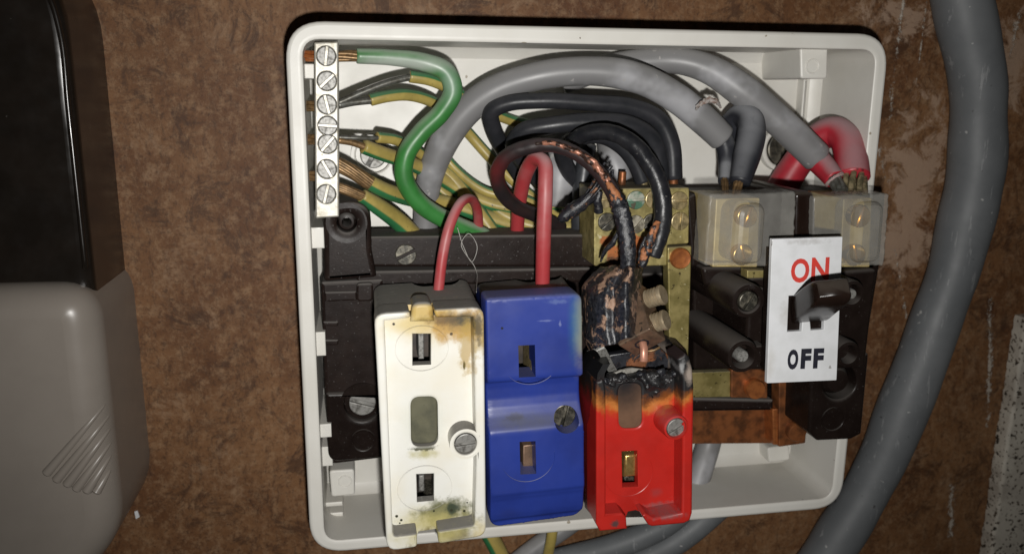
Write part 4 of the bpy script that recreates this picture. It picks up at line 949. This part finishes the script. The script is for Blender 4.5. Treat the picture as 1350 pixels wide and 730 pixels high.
# milky snap-on covers
def cover_mat():
    t = NT('milky_cover_plastic'); tc = t.n('TexCoord'); P = tc.outputs['Object']
    t.put(t.mix(t.noise(P, 120, 4, .6), (0.30, 0.29, 0.265), (0.36, 0.35, 0.325)), t.b.inputs['Base Color'])
    t.b.inputs['Roughness'].default_value = 0.3; t.put(t.rng(t.noise(P, 160, 3), 0.2, 0.8, 0.30, 0.46), t.b.inputs['Alpha'])
    bn = t.n('Bump'); bn.inputs['Distance'].default_value = 0.00003; t.put(t.noise(P, 500, 3), bn.inputs['Height']); t.put(bn.outputs[0], t.b.inputs['Normal'])
    return t.m
cm = cover_mat(); CD = 58.0
def ragged(p, amp):
    return [(q[0] + amp * mnoise.noise((q[0] * .9, q[1] * .9, 1)), q[1] + amp * mnoise.noise((q[0] * .9, q[1] * .9, 8))) for q in dens2(p, .9)]
for (c4, bulge, lab) in (([(936, 256), (1050, 253), (1046, 352), (929, 350)], [(968, 268), (1008, 266), (1002, 348), (962, 348)], 'left'), ([(1072, 259), (1173, 255), (1166, 350), (1070, 352)], [(1123, 266), (1163, 264), (1157, 346), (1119, 346)], 'right')):
    mb = MB(); fo = ragged(rp(P2(c4, CD), .8, 3), .35); bu = rp(P2(bulge, CD), 3.4, 6)
    plate(mb, fo, 50, CD, b=0.5, seg=2, back=False, holes=[bu], hb=0.0)
    # raised pocket over the screws
    n = len(bu); bb = ccw(bu); L = [(bb, 44), (bb, CD), (offs(bb, .35), CD + 1.2), (offs(bb, 1.0), CD + 2.0), (offs(bb, 2.0), CD + 2.4)]
    for k in range(1, len(L) - 1):
        mb.add([Vector((q[0], q[1], L[k][1])) for q in L[k][0]] + [Vector((q[0], q[1], L[k + 1][1])) for q in L[k + 1][0]], [(i, (i + 1) % n, n + (i + 1) % n, n + i) for i in range(n)])
    mb.add([Vector((q[0], q[1], L[-1][1])) for q in L[-1][0]], [tuple(range(n))])
    mb.build('terminal_cover', cm, sw, smooth=50, fixn=False)
# white plate
PD = 66.0
lever_hole = P2([(1040, 390), (1088, 388), (1086, 434), (1069, 435), (1068, 422), (1063, 419), (1058, 422), (1057, 436), (1038, 437)], PD)
mb = MB(); plate(mb, rp(P2([(1018, 315), (1111, 312), (1103, 501), (1011, 505)], PD), .25, 2), PD - 1.3, PD, holes=[lever_hole], b=0.15, seg=2); pltx = mb.build('on_off_plate', M['label'], sw, wn=True)
mb = MB(); plate(mb, P2([(1024, 330), (1106, 328), (1100, 490), (1018, 494)], PD - 2), 57.2, PD - 1.4, b=0.2); mb.build('plate_backing', K2, sw, wn=True)
def text(body, px0, py0, px1, py1, m_, bold, nm, skew=0.0):
    cu = bpy.data.curves.new(nm, 'FONT'); cu.body = body; cu.align_x = 'LEFT'; cu.extrude = 0.02; cu.offset = bold; cu.resolution_u = 4
    tmp = bpy.data.objects.new('tmp', cu); COL.objects.link(tmp); bpy.context.view_layer.update()
    me = bpy.data.meshes.new_from_object(tmp.evaluated_get(bpy.context.evaluated_depsgraph_get())); bpy.data.objects.remove(tmp)
    xs = [v.co.x for v in me.vertices]; ys_ = [v.co.y for v in me.vertices]; x0, x1, y0, y1 = min(xs), max(xs), min(ys_), max(ys_)
    mb = MB(); vs = []
    A, B, C_ = at(px0, py1, PD), at(px1, py1 - (px1 - px0) * 0.035, PD), at(px0 + 1.6, py0, PD)
    for v in me.vertices:
        u, w_ = (v.co.x - x0) / (x1 - x0), (v.co.y - y0) / (y1 - y0); q = A + (B - A) * u + (C_ - A) * w_
        vs.append(Vector((q.x, q.y, PD + (0.06 if v.co.z > 0 else -0.05))))
    mb.add(vs, [tuple(p.vertices) for p in me.polygons]); return mb.build(nm, m_, pltx, smooth=20)
for (ch, x0_, y0_, x1_, y1_, m_, bo_w) in (('O', 1042, 341, 1066, 373, 'ink_red', .03), ('N', 1069, 339.5, 1092, 371, 'ink_red', .03), ('O', 1037.5, 460.5, 1051.5, 487, 'ink_black', .055), ('F', 1055, 459.5, 1068.5, 486, 'ink_black', .055), ('F', 1071.5, 459, 1085, 485.5, 'ink_black', .055)):
    text(ch, x0_, y0_, x1_, y1_, M[m_], bo_w, 'letter')
# toggle lever pointing up to ON
def lever():
    sec = [((1063, 410, 61), (24.5, 16)), ((1067, 407, 66), (24.5, 16.5)), ((1078, 397.5, 72.5), (24, 17)), ((1089, 389, 77.5), (23.5, 17.5)), ((1095, 384, 80.5), (23, 16)), ((1098, 381.5, 81.6), (22, 13.5)), ((1099, 380.5, 82.2), (20, 10))]
    base0 = at(1062, 412, 61); tipp = at(1095, 382, 82); axis = (tipp - base0).normalized()
    vs = []; fs = []; n = 28
    for ((x, y, d), (hw, hh)) in sec:
        c = at(x, y, d); k = mm(x, y, d); e1 = Vector((1, 0, 0)); e1 = (e1 - axis * e1.dot(axis)).normalized(); e2 = axis.cross(e1).normalized()
        for i in range(n):
            a = 2 * math.pi * (i + .5) / n; ca, sa = math.cos(a), math.sin(a)
            sx_ = (abs(ca) ** .18) * (1 if ca > 0 else -1); sy_ = (abs(sa) ** .18) * (1 if sa > 0 else -1)
            vs.append(c + e1 * hw * k * sx_ + e2 * hh * k * sy_)
    m_ = len(sec)
    for j in range(m_ - 1):
        for i in range(n): fs.append((j * n + i, j * n + (i + 1) % n, (j + 1) * n + (i + 1) % n, (j + 1) * n + i))
    fs.append(tuple(reversed(range(n)))); fs.append(tuple((m_ - 1) * n + i for i in range(n)))
    mb = MB(); mb.add(vs, fs); return mb.build('toggle_lever', M['lever'], sw, smooth=55)
lever()

# ------------------------------------------------------------------ burnt connector in front of the brass block
ko = at(820, 410, 60); con = tag(empty('burnt_connector', ko), 'charred black connector block with two brass screws, above the red carrier', 'connector')
ax_ = Vector((0.02, -0.64, 0.77)).normalized()          # its long axis leans out towards the bottom
ex = Vector((1, 0.02, 0)); ex = (ex - ax_ * ex.dot(ax_)).normalized()
fr = Frame((0, 0, 0)); bc_ = at(847, 452, 66) - ax_ * 8.0
rot = math.radians(45); e_a = ex * math.cos(rot) + ax_.cross(ex) * math.sin(rot)
fb = Frame(bc_, e_a, ax_.cross(e_a))
mb = MB(); plate(mb, rp(rect(-5.0, -4.3, 5.0, 4.3), .5, 3), -8.5, 8.0, b=0.5, b0=.5, fr=fb, holes=[]); mb.build('brass_body', M['terminal'], con, wn=True)
# dark bore and copper stub at the lower end
en = bc_ + fb.z * 8.0
mb = MB(); lathe(mb, Frame(en - fb.x * .3 - fb.y * .2, fb.x, fb.y), [(2.0, -.3), (2.0, 0.12), (1.5, 0.12), (1.3, -.2), (0.05, -.25)], 20, False, True); mb.build('bore', M['char'], con)
mb = MB(); tube(mb, [en - fb.z * 1, en + fb.z * 1.2 + Vector((0, -.4, .3)), en + fb.z * 2 + Vector((-.2, -3.2, .4))], 1.05, 12, rough=.15); mb.build('copper_stub', mat('pink_copper', (0.52, 0.25, 0.17), .4, .35), con)
mb = MB(); tube(mb, [en + Vector((1, -2.2, .4)), en + Vector((3, -1.9, .8)), en + Vector((4.6, -1.1, .9))], .35, 8); mb.build('copper_stub', M['strand'], con)
# screws with threads
for (px, py, dd) in ((875, 388, 63.5), (879, 421, 67.5)):
    hd = at(px, py, dd); nrm = (fb.x * 0.8 + Vector((.25, 0, .35))).normalized(); fs_ = Frame(hd, Vector((0, 1, 0)).cross(nrm), nrm.cross(Vector((0, 1, 0)).cross(nrm)))
    R_ = 2.75; prof = []
    z = -5.2
    while z < -1.3: prof += [(R_ * .74, z), (R_ * .93, z + .35), (R_ * .93, z + .5), (R_ * .74, z + .85)]; z += .9
    prof += [(R_, -1.0), (R_, -.35), (R_ * .9, 0)]
    mb = MB(); lathe(mb, fs_, prof, 24)
    boxm(mb, Frame(fs_(0, 0, .02), fs_.x, fs_.y), R_ * 1.7, .10, .2, 0.02)
    mb.build('terminal_screw', M['terminal_screw'], con, smooth=30)
# charred insulator shell wrapped round its left side
outl_ = [(847, 354), (838, 352), (815, 354), (798, 358), (783, 368), (773, 380), (771, 400), (772, 425), (775, 447), (781, 458), (790, 455), (803, 454), (818, 446), (832, 440), (846, 434)]
def ins_shell():
    nu, nv = 34, 26; vs = []; fs = []
    for j in range(nv + 1):
        v = j / nv; yy = 353 + (440 - 353) * v
        xl_ = 771 + 26 * max(0, 1 - v / .3) ** 1.6 + (6 * max(0, (v - .85) / .15)); xr_ = 847
        yl = yy + 22 * v + 4 * (1 - v); yr = yy
        for i in range(nu):
            u = i / (nu - 1); a = math.pi * (1 - u)           # half round from the left back to the right back
            px = xl_ + (xr_ - xl_) * u; py = yl + (yr - yl) * u
            bulge = math.sin(a) ** .6 if 0 < u < 1 else 0
            d = 53 + 5 * v + (10.0 + 1.5 * v) * bulge + 4.8 * math.exp(-((u - .76) / .17) ** 2) - 1.2 * math.exp(-((u - .5) / .08) ** 2)
            q = at(px, py, d); q = q + Vector((0, 0, .22 * mnoise.noise(q * .7) + .15 * mnoise.noise(q * 1.9))) + Vector((.4 * mnoise.noise(q * .5 + Vector((9, 0, 0))), .5 * mnoise.noise(q * .6), 0))
            vs.append(q)
    o2 = len(vs)
    for k in range(o2): vs.append(vs[k] + Vector((.5, 0, -5.5)))
    for j in range(nv):
        for i in range(nu - 1):
            a = j * nu + i; fs.append((a, a + nu, a + nu + 1, a + 1)); fs.append((o2 + a, o2 + a + 1, o2 + a + nu + 1, o2 + a + nu))
    for i in range(nu - 1): fs.append((i, i + 1, o2 + i + 1, o2 + i)); a = nv * nu + i; fs.append((a + 1, a, o2 + a, o2 + a + 1))
    for j in range(nv): a = j * nu; fs.append((a + nu, a, o2 + a, o2 + a + nu)); a = j * nu + nu - 1; fs.append((a, a + nu, o2 + a + nu, o2 + a))
    mb = MB(); mb.add(vs, fs); return mb.build('charred_insulator', M['char_flake'], con, smooth=60)
ins_shell()

# ------------------------------------------------------------------ cables and wires
def cable(name, label, cat, pts, w, m, group=None, per=9, n=20, **kw):
    path = wire(pts, per); r = [q * mm(*p) / 2 for p, q in zip(pts, w)] if isinstance(w, list) else None
    if r:
        rad = []
        for i in range(len(pts) - 1):
            for k in range(per): rad.append(r[i] + (r[i + 1] - r[i]) * k / per)
        rad.append(r[-1])
    else: rad = wmm(pts, w)
    mb = MB(); tube(mb, path, rad, n, **kw)
    o = mb.build(name, m, smooth=60)
    return tag(o, label, cat, group)
def cored(name, label, cat, group, parts):
    """a wire with insulation and bare ends: parts = (name, points, width, material, 'tube' or 'strand')"""
    o0 = at(*parts[0][1][len(parts[0][1]) // 2]); th = tag(empty(name, o0), label, cat, group)
    for p in parts:
        nm, pts, w, m, kind = p[:5]; kw = p[5] if len(p) > 5 else {}
        path = wire(pts, 8); mb = MB()
        if isinstance(w, list):
            rr = [q * mm(*a) / 2 for a, q in zip(pts, w)]; rad = []
            for i in range(len(pts) - 1):
                for k in range(8): rad.append(rr[i] + (rr[i + 1] - rr[i]) * k / 8)
            rad.append(rr[-1])
        else: rad = wmm(pts, w)
        if kind == 'strand': strands(mb, path, rad if not isinstance(rad, list) else rad[0], **kw)
        else: tube(mb, path, rad, 20, **kw)
        mb.build(nm, m, th, smooth=60)
    return th
# grey sheathed tails
GT = 'grey sheathed tails inside the box'
arch = cable('grey_cable', 'grey sheathed cable arching across the box, ending at the black cores', 'cable',
      [(560, 330, 9), (561, 290, 10), (563, 252, 12), (577, 205, 15), (607, 155, 18), (650, 120, 21), (710, 100, 24), (780, 94, 26), (840, 103, 27), (890, 128, 27), (925, 156, 27), (953, 183, 27)], [32, 32, 34, 37, 39, 39, 39, 39, 40, 40, 40, 39], M['grey_pvc'], GT, n=26, dent=.12)
cable('grey_cable', 'grey sheathed cable from the top wall to the red cores', 'cable',
      [(740, 108, 9), (790, 92, 11), (840, 82, 14), (890, 80, 19), (935, 92, 22), (985, 124, 25), (1030, 162, 27), (1078, 209, 28)], [33, 33, 33, 34, 38, 42, 41, 40], M['grey_pvc'], GT, n=26, dent=.12)
# torn nick on the sheath of the first tail
mb = MB(); tube(mb, wire([(917, 145, 32), (923, 137, 34.5), (933, 133, 35), (944, 134, 34.5), (950, 142, 32)], 5), [.3 + .5 * math.sin(math.pi * i / 20) for i in range(21)], 8, rough=.9, rs=1.5)
mb.build('sheath_tear', mat('torn_sheath', (0.42, 0.40, 0.38), .6, col2=(.2, .12, .09), vscale=700), arch)
BC = 'black cores of the grey cable'
cored('black_core', 'slim black core running straight down from the grey sheath', 'wire', BC, [('insulation', [(950, 178, 26), (957, 195, 27), (957, 218, 29), (955, 240, 34)], [27, 26, 20, 17], M['black_core'], 'tube'), ('strands', [(955, 236, 34), (956, 247, 37), (957, 258, 40)], 10, M['strand'], 'strand')])
cored('black_core', 'broad black core bent in a loop beside the grey sheath', 'wire', BC, [('insulation', [(958, 183, 20), (966, 165, 22), (978, 154, 25), (989, 160, 29), (990, 180, 32), (984, 208, 35), (975, 242, 38)], [34, 36, 36, 36, 38, 36, 28], M['black_core'], 'tube'), ('strands', [(974, 238, 38), (972, 248, 39), (970, 258, 40)], 13, M['strand'], 'strand')])
RCG = 'red cores of the grey cable'
cored('red_core', 'short red core from the grey sheath with cut strands', 'wire', RCG, [('insulation', [(1066, 196, 27), (1078, 211, 28.5), (1090, 224, 32), (1101, 237, 36)], [31, 32, 30, 27], M['red_core'], 'tube'), ('strands', [(1096, 231, 35), (1104, 243, 38), (1110, 254, 41)], 19, M['strand_grey'], 'strand', dict(n=8)),
      ('cut_edge', [(1099.5, 235.5, 35.9), (1101.3, 237.8, 36.3)], 28.5, mat('pale_cut_pvc', (.5, .36, .35), .5), 'tube')])
cored('red_core', 'thick red core looping up under the sheath and down beside the right wall', 'wire', RCG, [('insulation', [(1025, 262, 12), (1040, 232, 14), (1062, 200, 17), (1082, 180, 20), (1100, 174, 23), (1115, 184, 27), (1122, 206, 31), (1125, 236, 36)], [42, 42, 42, 40, 40, 42, 43, 44], M['red_core'], 'tube', dict(dent=.15)), ('strands', [(1125, 233, 36), (1126, 245, 39), (1127, 258, 41)], 34, M['strand_pale'], 'strand', dict(n=9, twist=.03, rs=.9))])
# green earth lead
go_ = at(556, 174, 27)
GSP = [dict(c=rel(go_, 525, 86, 28), r=(21, 3.4), col=(0.40, 0.43, 0.39), hard=0.8, n=.5, ns=150, a=.85), dict(c=rel(go_, 592, 112, 27), r=(4.5, 8), col=(0.25, 0.33, 0.27), hard=1.0, n=.6, ns=150, a=.7)]
cored('green_earth_wire', 'thick plain green earth wire looping from the top terminal', 'wire', None, [('insulation', [(470, 74, 29), (515, 76, 28), (558, 82, 27), (588, 95, 27), (597, 120, 27), (582, 148, 27), (556, 174, 27), (536, 203, 27), (533, 235, 26), (553, 267, 24), (590, 291, 21), (640, 312, 18)], [20, 21, 24, 26, 26, 25, 25, 25, 25, 25, 24, 23], green_mat(), 'tube'), ('strands', [(442, 75, 29), (458, 74, 29), (473, 74, 29)], 15, M['strand'], 'strand')])
# green and yellow earth wires
EG = 'green and yellow earth wires'
cored('earth_wire', 'topmost striped earth wire, its long grey bare end rising to the insulation', 'wire', EG, [('conductor', [(446, 136, 29), (480, 121, 28), (515, 108, 27), (545, 101, 26)], 9, M['strand_grey'], 'tube'), ('insulation', [(540, 101, 26), (565, 105, 25), (592, 116, 22), (625, 136, 14), (672, 158, 8), (720, 170, 7)], 15, gy(-.22), 'tube')])
cored('earth_wire', 'striped earth wire passing below the topmost one with grey end', 'wire', EG, [('conductor', [(446, 139, 29), (465, 135, 28), (494, 132, 27)], 10, M['strand_grey'], 'tube'), ('insulation', [(488, 132, 27), (510, 127, 26), (535, 125, 24), (562, 131, 20), (590, 147, 13), (616, 174, 7.5), (650, 212, 7.5), (690, 250, 8), (722, 275, 9)], 15, gy(-.21), 'tube')])
cored('earth_wire', 'thin striped earth wire with straight dark end at the fifth screw', 'wire', EG, [('conductor', [(446, 181, 28), (475, 182, 27), (502, 182, 25)], 6, M['strand_grey'], 'tube'), ('insulation', [(497, 181, 25), (520, 184, 22), (548, 198, 15), (580, 225, 8), (597, 252, 7.5)], 14, gy(-.17), 'tube')])
cored('earth_wire', 'striped earth wire with short brown end, sweeping under the arch to the right', 'wire', EG, [('conductor', [(446, 185, 28), (464, 188, 27), (484, 195, 26)], 9, M['strand'], 'tube'), ('insulation', [(479, 193, 26), (505, 203, 23), (535, 213, 18), (575, 232, 10), (620, 258, 8.5), (665, 273, 9), (715, 272, 10), (752, 262, 12), (775, 246, 13)], 18, gy(.17), 'tube')])
cored('earth_wire', 'thick striped earth wire with fanned copper strands', 'wire', EG, [('conductor', [(444, 216, 28), (462, 225, 28), (489, 242, 27)], 20, M['strand'], 'strand', dict(n=15, twist=.06, rs=.55)), ('insulation', [(484, 239, 27), (510, 252, 24), (545, 262, 16), (585, 268, 10), (620, 278, 9), (668, 295, 9), (720, 303, 9)], [20, 21, 22, 22, 22, 20, 18], gy(.23), 'tube')])
cored('earth_wire', 'lowest striped earth wire beside the corner lug with brown strands', 'wire', EG, [('conductor', [(443, 246, 27), (458, 251, 27), (481, 260, 26)], 14, M['strand'], 'strand', dict(n=12, twist=.06, rs=.5)), ('insulation', [(477, 258, 26), (500, 273, 23), (528, 294, 17), (556, 322, 12)], [19, 23, 25, 25], gy(.22), 'tube')])
cable('earth_wire', 'striped earth wire slanting down behind the thin red loop', 'wire', [(575, 218, 6.5), (600, 240, 8), (622, 268, 9.5), (648, 304, 11), (660, 325, 11)], 21, gy(-.12), EG)
cable('earth_wire', 'striped earth wire lying along the base behind the red pair', 'wire', [(640, 262, 7), (664, 283, 9), (705, 298, 11), (752, 300, 12), (790, 300, 12)], 17, gy(.15), EG)
cable('earth_wire', 'thin striped earth wire crossing just above the thin red loop', 'wire', [(575, 190, 7), (600, 222, 8), (640, 252, 11), (690, 262, 12), (740, 285, 11), (780, 300, 10)], 13, gy(-.18), EG)
cable('earth_wire', 'thin striped earth wire tucked behind the foot of the grey arch', 'wire', [(520, 205, 8), (545, 232, 7), (580, 250, 7), (612, 285, 8), (635, 320, 9)], 14, gy(.2), EG)
# thin red wires to the carriers
cable('red_wire', 'thin red wire looping into the white carrier', 'wire', [(632, 330, 14), (631, 300, 18), (629, 276, 24), (620, 262, 31), (607, 268, 37), (593, 297, 40), (584, 335, 41), (577, 392, 41)], [13, 13, 12.5, 12.5, 13, 14, 14, 14], M['red_pvc'], 'red wires into the carriers')
cable('red_wire', 'red wire bent in a tight hairpin into the blue carrier', 'wire', [(682, 330, 14), (682, 300, 18), (686, 258, 25), (695, 224, 33), (707, 209, 39), (718, 216, 43), (719, 245, 45), (717, 300, 45), (715, 382, 42)], [18, 18, 19, 20, 19.5, 20, 20, 20, 19], M['red_pvc'], 'red wires into the carriers')
# black wires
BG = 'black insulated wires above the neutral block'
mcs = mat('reddened_black_pvc', (0.028, 0.016, 0.016), 0.42, col2=(0.018, 0.014, 0.015), vscale=160, bump=0.03, bscale=400, dust=.3, dustcol=(.10, .08, .08), spots=[dict(c=(-19.0, -7.0), r=(12, 8), col=(0.12, 0.014, 0.015), hard=1.0, n=.5, ns=150)])
cored('black_wire', 'outermost black wire looping over the others', 'wire', BG, [('insulation', [(690, 240, 12), (668, 205, 16), (650, 170, 21), (648, 148, 24), (668, 137, 26), (715, 133, 28), (780, 136, 29), (835, 142, 29), (868, 158, 29), (884, 188, 29), (888, 236, 29)], [20, 22, 23, 22, 21, 21, 22, 23, 24, 24, 23], M['black_pvc'], 'tube', dict(dent=.1)), ('conductor', [(888, 232, 29), (888, 250, 30)], 12, M['copper'], 'tube')])
cored('black_wire', 'second black wire nested inside the outermost loop', 'wire', BG, [('insulation', [(712, 240, 14), (688, 212, 20), (678, 190, 25), (690, 174, 28), (730, 165, 31), (785, 161, 32), (830, 166, 32), (858, 184, 31), (868, 212, 30), (870, 240, 30)], [22, 23, 24, 24, 24, 25, 26, 26, 25, 24], M['black_pvc'], 'tube', dict(dent=.1)), ('conductor', [(870, 236, 30), (870, 250, 31)], 12, M['strand'], 'tube')])
cored('black_wire', 'third black wire, shortest loop, entering the block top', 'wire', BG, [('insulation', [(770, 250, 12), (748, 222, 17), (742, 198, 22), (760, 182, 27), (792, 178, 30), (820, 192, 30), (838, 215, 30), (848, 240, 30)], [21, 22, 22, 23, 24, 24, 23, 22], M['black_pvc'], 'tube'), ('conductor', [(848, 236, 30), (849, 250, 31)], 11, M['brass_screw'], 'tube')])
cored('charred_wire', 'thick charred black wire hanging in front of the block screws', 'wire', 'charred wires at the burnt connector', [('insulation', [(752, 190, 36), (768, 178, 40), (800, 174, 44), (832, 188, 48), (856, 216, 51), (871, 250, 53), (874, 285, 54), (869, 312, 55), (860, 338, 55)], [20, 21, 22, 23, 24, 24, 24, 24, 21], M['char_wire'], 'tube', dict(rough=.07, rs=.7)),
      ('conductor', [(868, 292, 56.6), (861, 306, 57.2), (852, 330, 57), (846, 352, 57)], [7, 11, 13, 11], M['cu_char'], 'tube', dict(rough=.45, rs=.9)), ('strands', [(846, 345, 56), (850, 330, 56), (858, 318, 56)], 13, M['char'], 'strand', dict(n=6, spread=1.0))])
mcu = mat('wire_with_burst_insulation', (0.016, 0.013, 0.013), 0.42, col2=(0.03, 0.022, 0.021), vscale=300, bump=0.12, bscale=700, specks=((0.09, 0.07, 0.06), 1000, .70))
curl = cored('charred_wire', 'charred wire with burst insulation and bare copper, curling into the connector', 'wire', 'charred wires at the burnt connector', [
      ('insulation', [(740, 300, 14), (715, 287, 20), (680, 272, 27), (660, 250, 33), (656, 226, 38), (668, 206, 42), (695, 194, 45), (730, 192, 48), (762, 204, 51), (790, 228, 54), (812, 262, 57), (824, 298, 59), (828, 330, 60), (827, 362, 60)], [18, 19, 19, 20, 20, 20, 20, 19, 19, 19, 20, 22, 22, 20], mcs, 'tube', dict(rough=.07, rs=.5)),
      ('bare_copper', [(706, 190, 48.2), (722, 188.5, 49.5), (742, 193, 51.5), (762, 201, 53.2), (780, 213, 55.0), (796, 231, 56.8), (806, 246, 58)], [3, 6, 6, 7, 9, 9, 7], mat('scorched_bare_copper', (.45, .20, .13), .4, .3, col2=(.035, .02, .015), vscale=520, var=(.42, .56), bump=.05), 'tube', dict(rough=.6, rs=.8)),
      ('bare_copper', [(801, 240, 57.6), (808, 252, 58.6), (815, 266, 59.2)], [9, 13, 12], M['cu_char'], 'tube', dict(rough=.3)),
      ('charred_sleeve', [(811, 258, 57.6), (818, 275, 58.8), (824, 300, 60), (828, 330, 60.5), (827, 362, 60.5)], [19, 23, 22, 22, 20], M['char_cu'], 'tube', dict(rough=.30, rs=1.1)),
      ('loose_strip', [(815, 305, 58), (808, 320, 57), (797, 332, 55), (792, 345, 53)], [5, 8, 6, 3], M['char'], 'tube', dict(rough=.4))])
# burnt shreds beside the block
sh = MB()
for (p0, p1, p2) in (((806, 218, 50), (785, 250, 48), (740, 287, 44)), ((800, 222, 50), (776, 255, 47), (745, 280, 45)), ((804, 225, 50), (790, 250, 50), (765, 275, 47)), ((808, 224, 51), (806, 246, 50), (803, 262, 49)), ((798, 214, 50), (770, 258, 46), (752, 276, 46)), ((795, 226, 49), (784, 246, 50), (770, 262, 49))):
    pth = wire([p0, p1, p2], 10); r0 = .32 + .22 * random.random(); tube(sh, pth, [r0 * (1 - .5 * i / len(pth)) for i in range(len(pth))], 8, rough=.2, rs=.8, tip=0)
tube(sh, wire([(786, 252, 47), (768, 268, 46), (748, 282, 45), (738, 290, 44)], 6), [1.2, 1.3, 1.5, 1.7, 1.7, 1.8, 1.8, 1.9, 1.9, 2.0, 2.0, 1.9, 1.8, 1.8, 1.7, 1.6, 1.5, 1.3, 1.0], 12, rough=.3, rs=.8)
tube(sh, wire([(790, 252, 46), (788, 264, 46), (789, 280, 45)], 6), 1.2, 10, rough=.3)
sh.build('frayed_strands', M['char_cu'], curl, smooth=60)
# further sheaths seen through the loops
cable('grey_cable', 'short wide grey sheath end seen through the dark wire loop', 'cable', [(742, 165, 5), (741, 200, 7), (738, 235, 8.5), (733, 272, 9)], [56, 60, 58, 50], M['grey_pvc'], GT, n=24)
cable('grey_cable', 'grey sheath stub behind the third black wire', 'cable', [(806, 160, 9), (806, 190, 14), (810, 214, 17), (822, 240, 19)], [36, 38, 36, 28], M['grey_pvc'], GT, n=24)
cable('dark_grey_wire', 'dark grey wire dropping behind the base left of the brass block', 'wire', [(775, 190, 16), (770, 225, 17), (765, 265, 17), (764, 330, 14)], 23, mat('dark_grey_pvc', (0.035, 0.037, 0.042), .42, col2=(.028, .03, .034), dust=.3), None)
cored('stub_wire', 'thin grey stub wire entering the block top, beside the hanging charred wire', 'wire', 'stub wires in the block', [('conductor', [(800, 232, 30), (806, 240, 31), (812, 252, 32)], 11, M['strand_grey'], 'tube'), ('insulation', [(790, 222, 28), (800, 231, 30)], 15, M['black_pvc'], 'tube')])
cored('stub_wire', 'thin copper stub wire entering the block top, right of the grey one', 'wire', 'stub wires in the block', [('conductor', [(821, 226, 30), (820, 240, 30), (819, 252, 31)], 10, M['copper'], 'tube')])
cable('grey_cable', 'grey sheath end dropping inside the box right of the red carrier', 'cable', [(942, 548, 9), (934, 585, 10), (924, 618, 13), (915, 650, 15)], 32, M['grey_pvc'], GT, n=22)
# the big supply cable outside the box and the cables under it
cable('supply_cable', 'thick dark grey supply cable curving down the board right of the box', 'cable',
      [(1235, -140, 10), (1254, -60, 10), (1271, 10, 10), (1285, 80, 10), (1290, 150, 10), (1287, 215, 10), (1275, 285, 10), (1256, 360, 10), (1228, 440, 10), (1198, 520, 10), (1166, 600, 10), (1122, 680, 10), (1070, 760, 10), (1010, 840, 10), (900, 960, 10), (740, 1100, 10), (560, 1240, 10)],
      [74, 74, 74, 73, 71, 69, 67, 66, 64, 62, 60, 60, 60, 60, 60, 60, 60], M['supply_pvc'], None, n=32, dent=.10)
UG = 'cables leaving under the box'
cable('grey_cable', 'upper grey cable lying on the board under the bottom rim', 'cable', [(930, 640, 6), (880, 688, 6), (820, 716, 6), (740, 738, 6), (640, 765, 6), (520, 830, 6), (420, 980, 6), (380, 1200, 6)], 34, M['supply_pvc'], UG, n=22)
cable('grey_cable', 'lower grey cable crossing the bottom edge of the picture', 'cable', [(960, 655, 6), (900, 706, 6), (850, 735, 6), (780, 770, 6), (660, 850, 6), (540, 1000, 6), (480, 1240, 6)], 36, M['supply_pvc'], UG, n=22)
cable('grey_cable', 'thin grey cable under the box next to the striped wire', 'cable', [(790, 660, 4), (745, 695, 4), (705, 722, 4), (660, 760, 4), (580, 860, 4), (520, 1020, 4), (500, 1230, 4)], 26, M['grey_pvc'], UG, n=22)
cable('earth_wire', 'striped earth wire emerging below the blue carrier', 'wire', [(620, 660, 5), (640, 695, 7), (655, 722, 8), (668, 752, 8), (690, 850, 6), (700, 1000, 4), (700, 1220, 4)], 22, gy(.2), UG)
cable('earth_wire', 'short striped earth wire showing below the bottom rim', 'wire', [(730, 660, 7), (729, 690, 10), (727, 708, 10), (722, 735, 8), (715, 840, 6), (720, 1000, 5), (725, 1220, 5)], 14, gy(.05, .2), UG)
# a fluff thread stuck to the base, a paint chip on the board
mb = MB(); tube(mb, wire([(603, 300, 30), (611, 325, 30), (622, 345, 30), (629, 325, 30), (618, 308, 30), (608, 322, 31), (626, 352, 31), (628, 385, 52)], 8), .10, 6, tip=0)
tag(mb.build('fluff_thread', mat('pale_fluff', (.45, .43, .4), .8)), 'fine pale thread of fluff hanging by the thin red wire', 'thread')
mb = MB(); plate(mb, P2([(177, 674), (181, 673), (184, 681), (179, 684)], .6), .05, .7, b=.15)
tag(mb.build('paint_chip', M['label']), 'tiny white paint chip on the board beside the meter', 'paint chip')
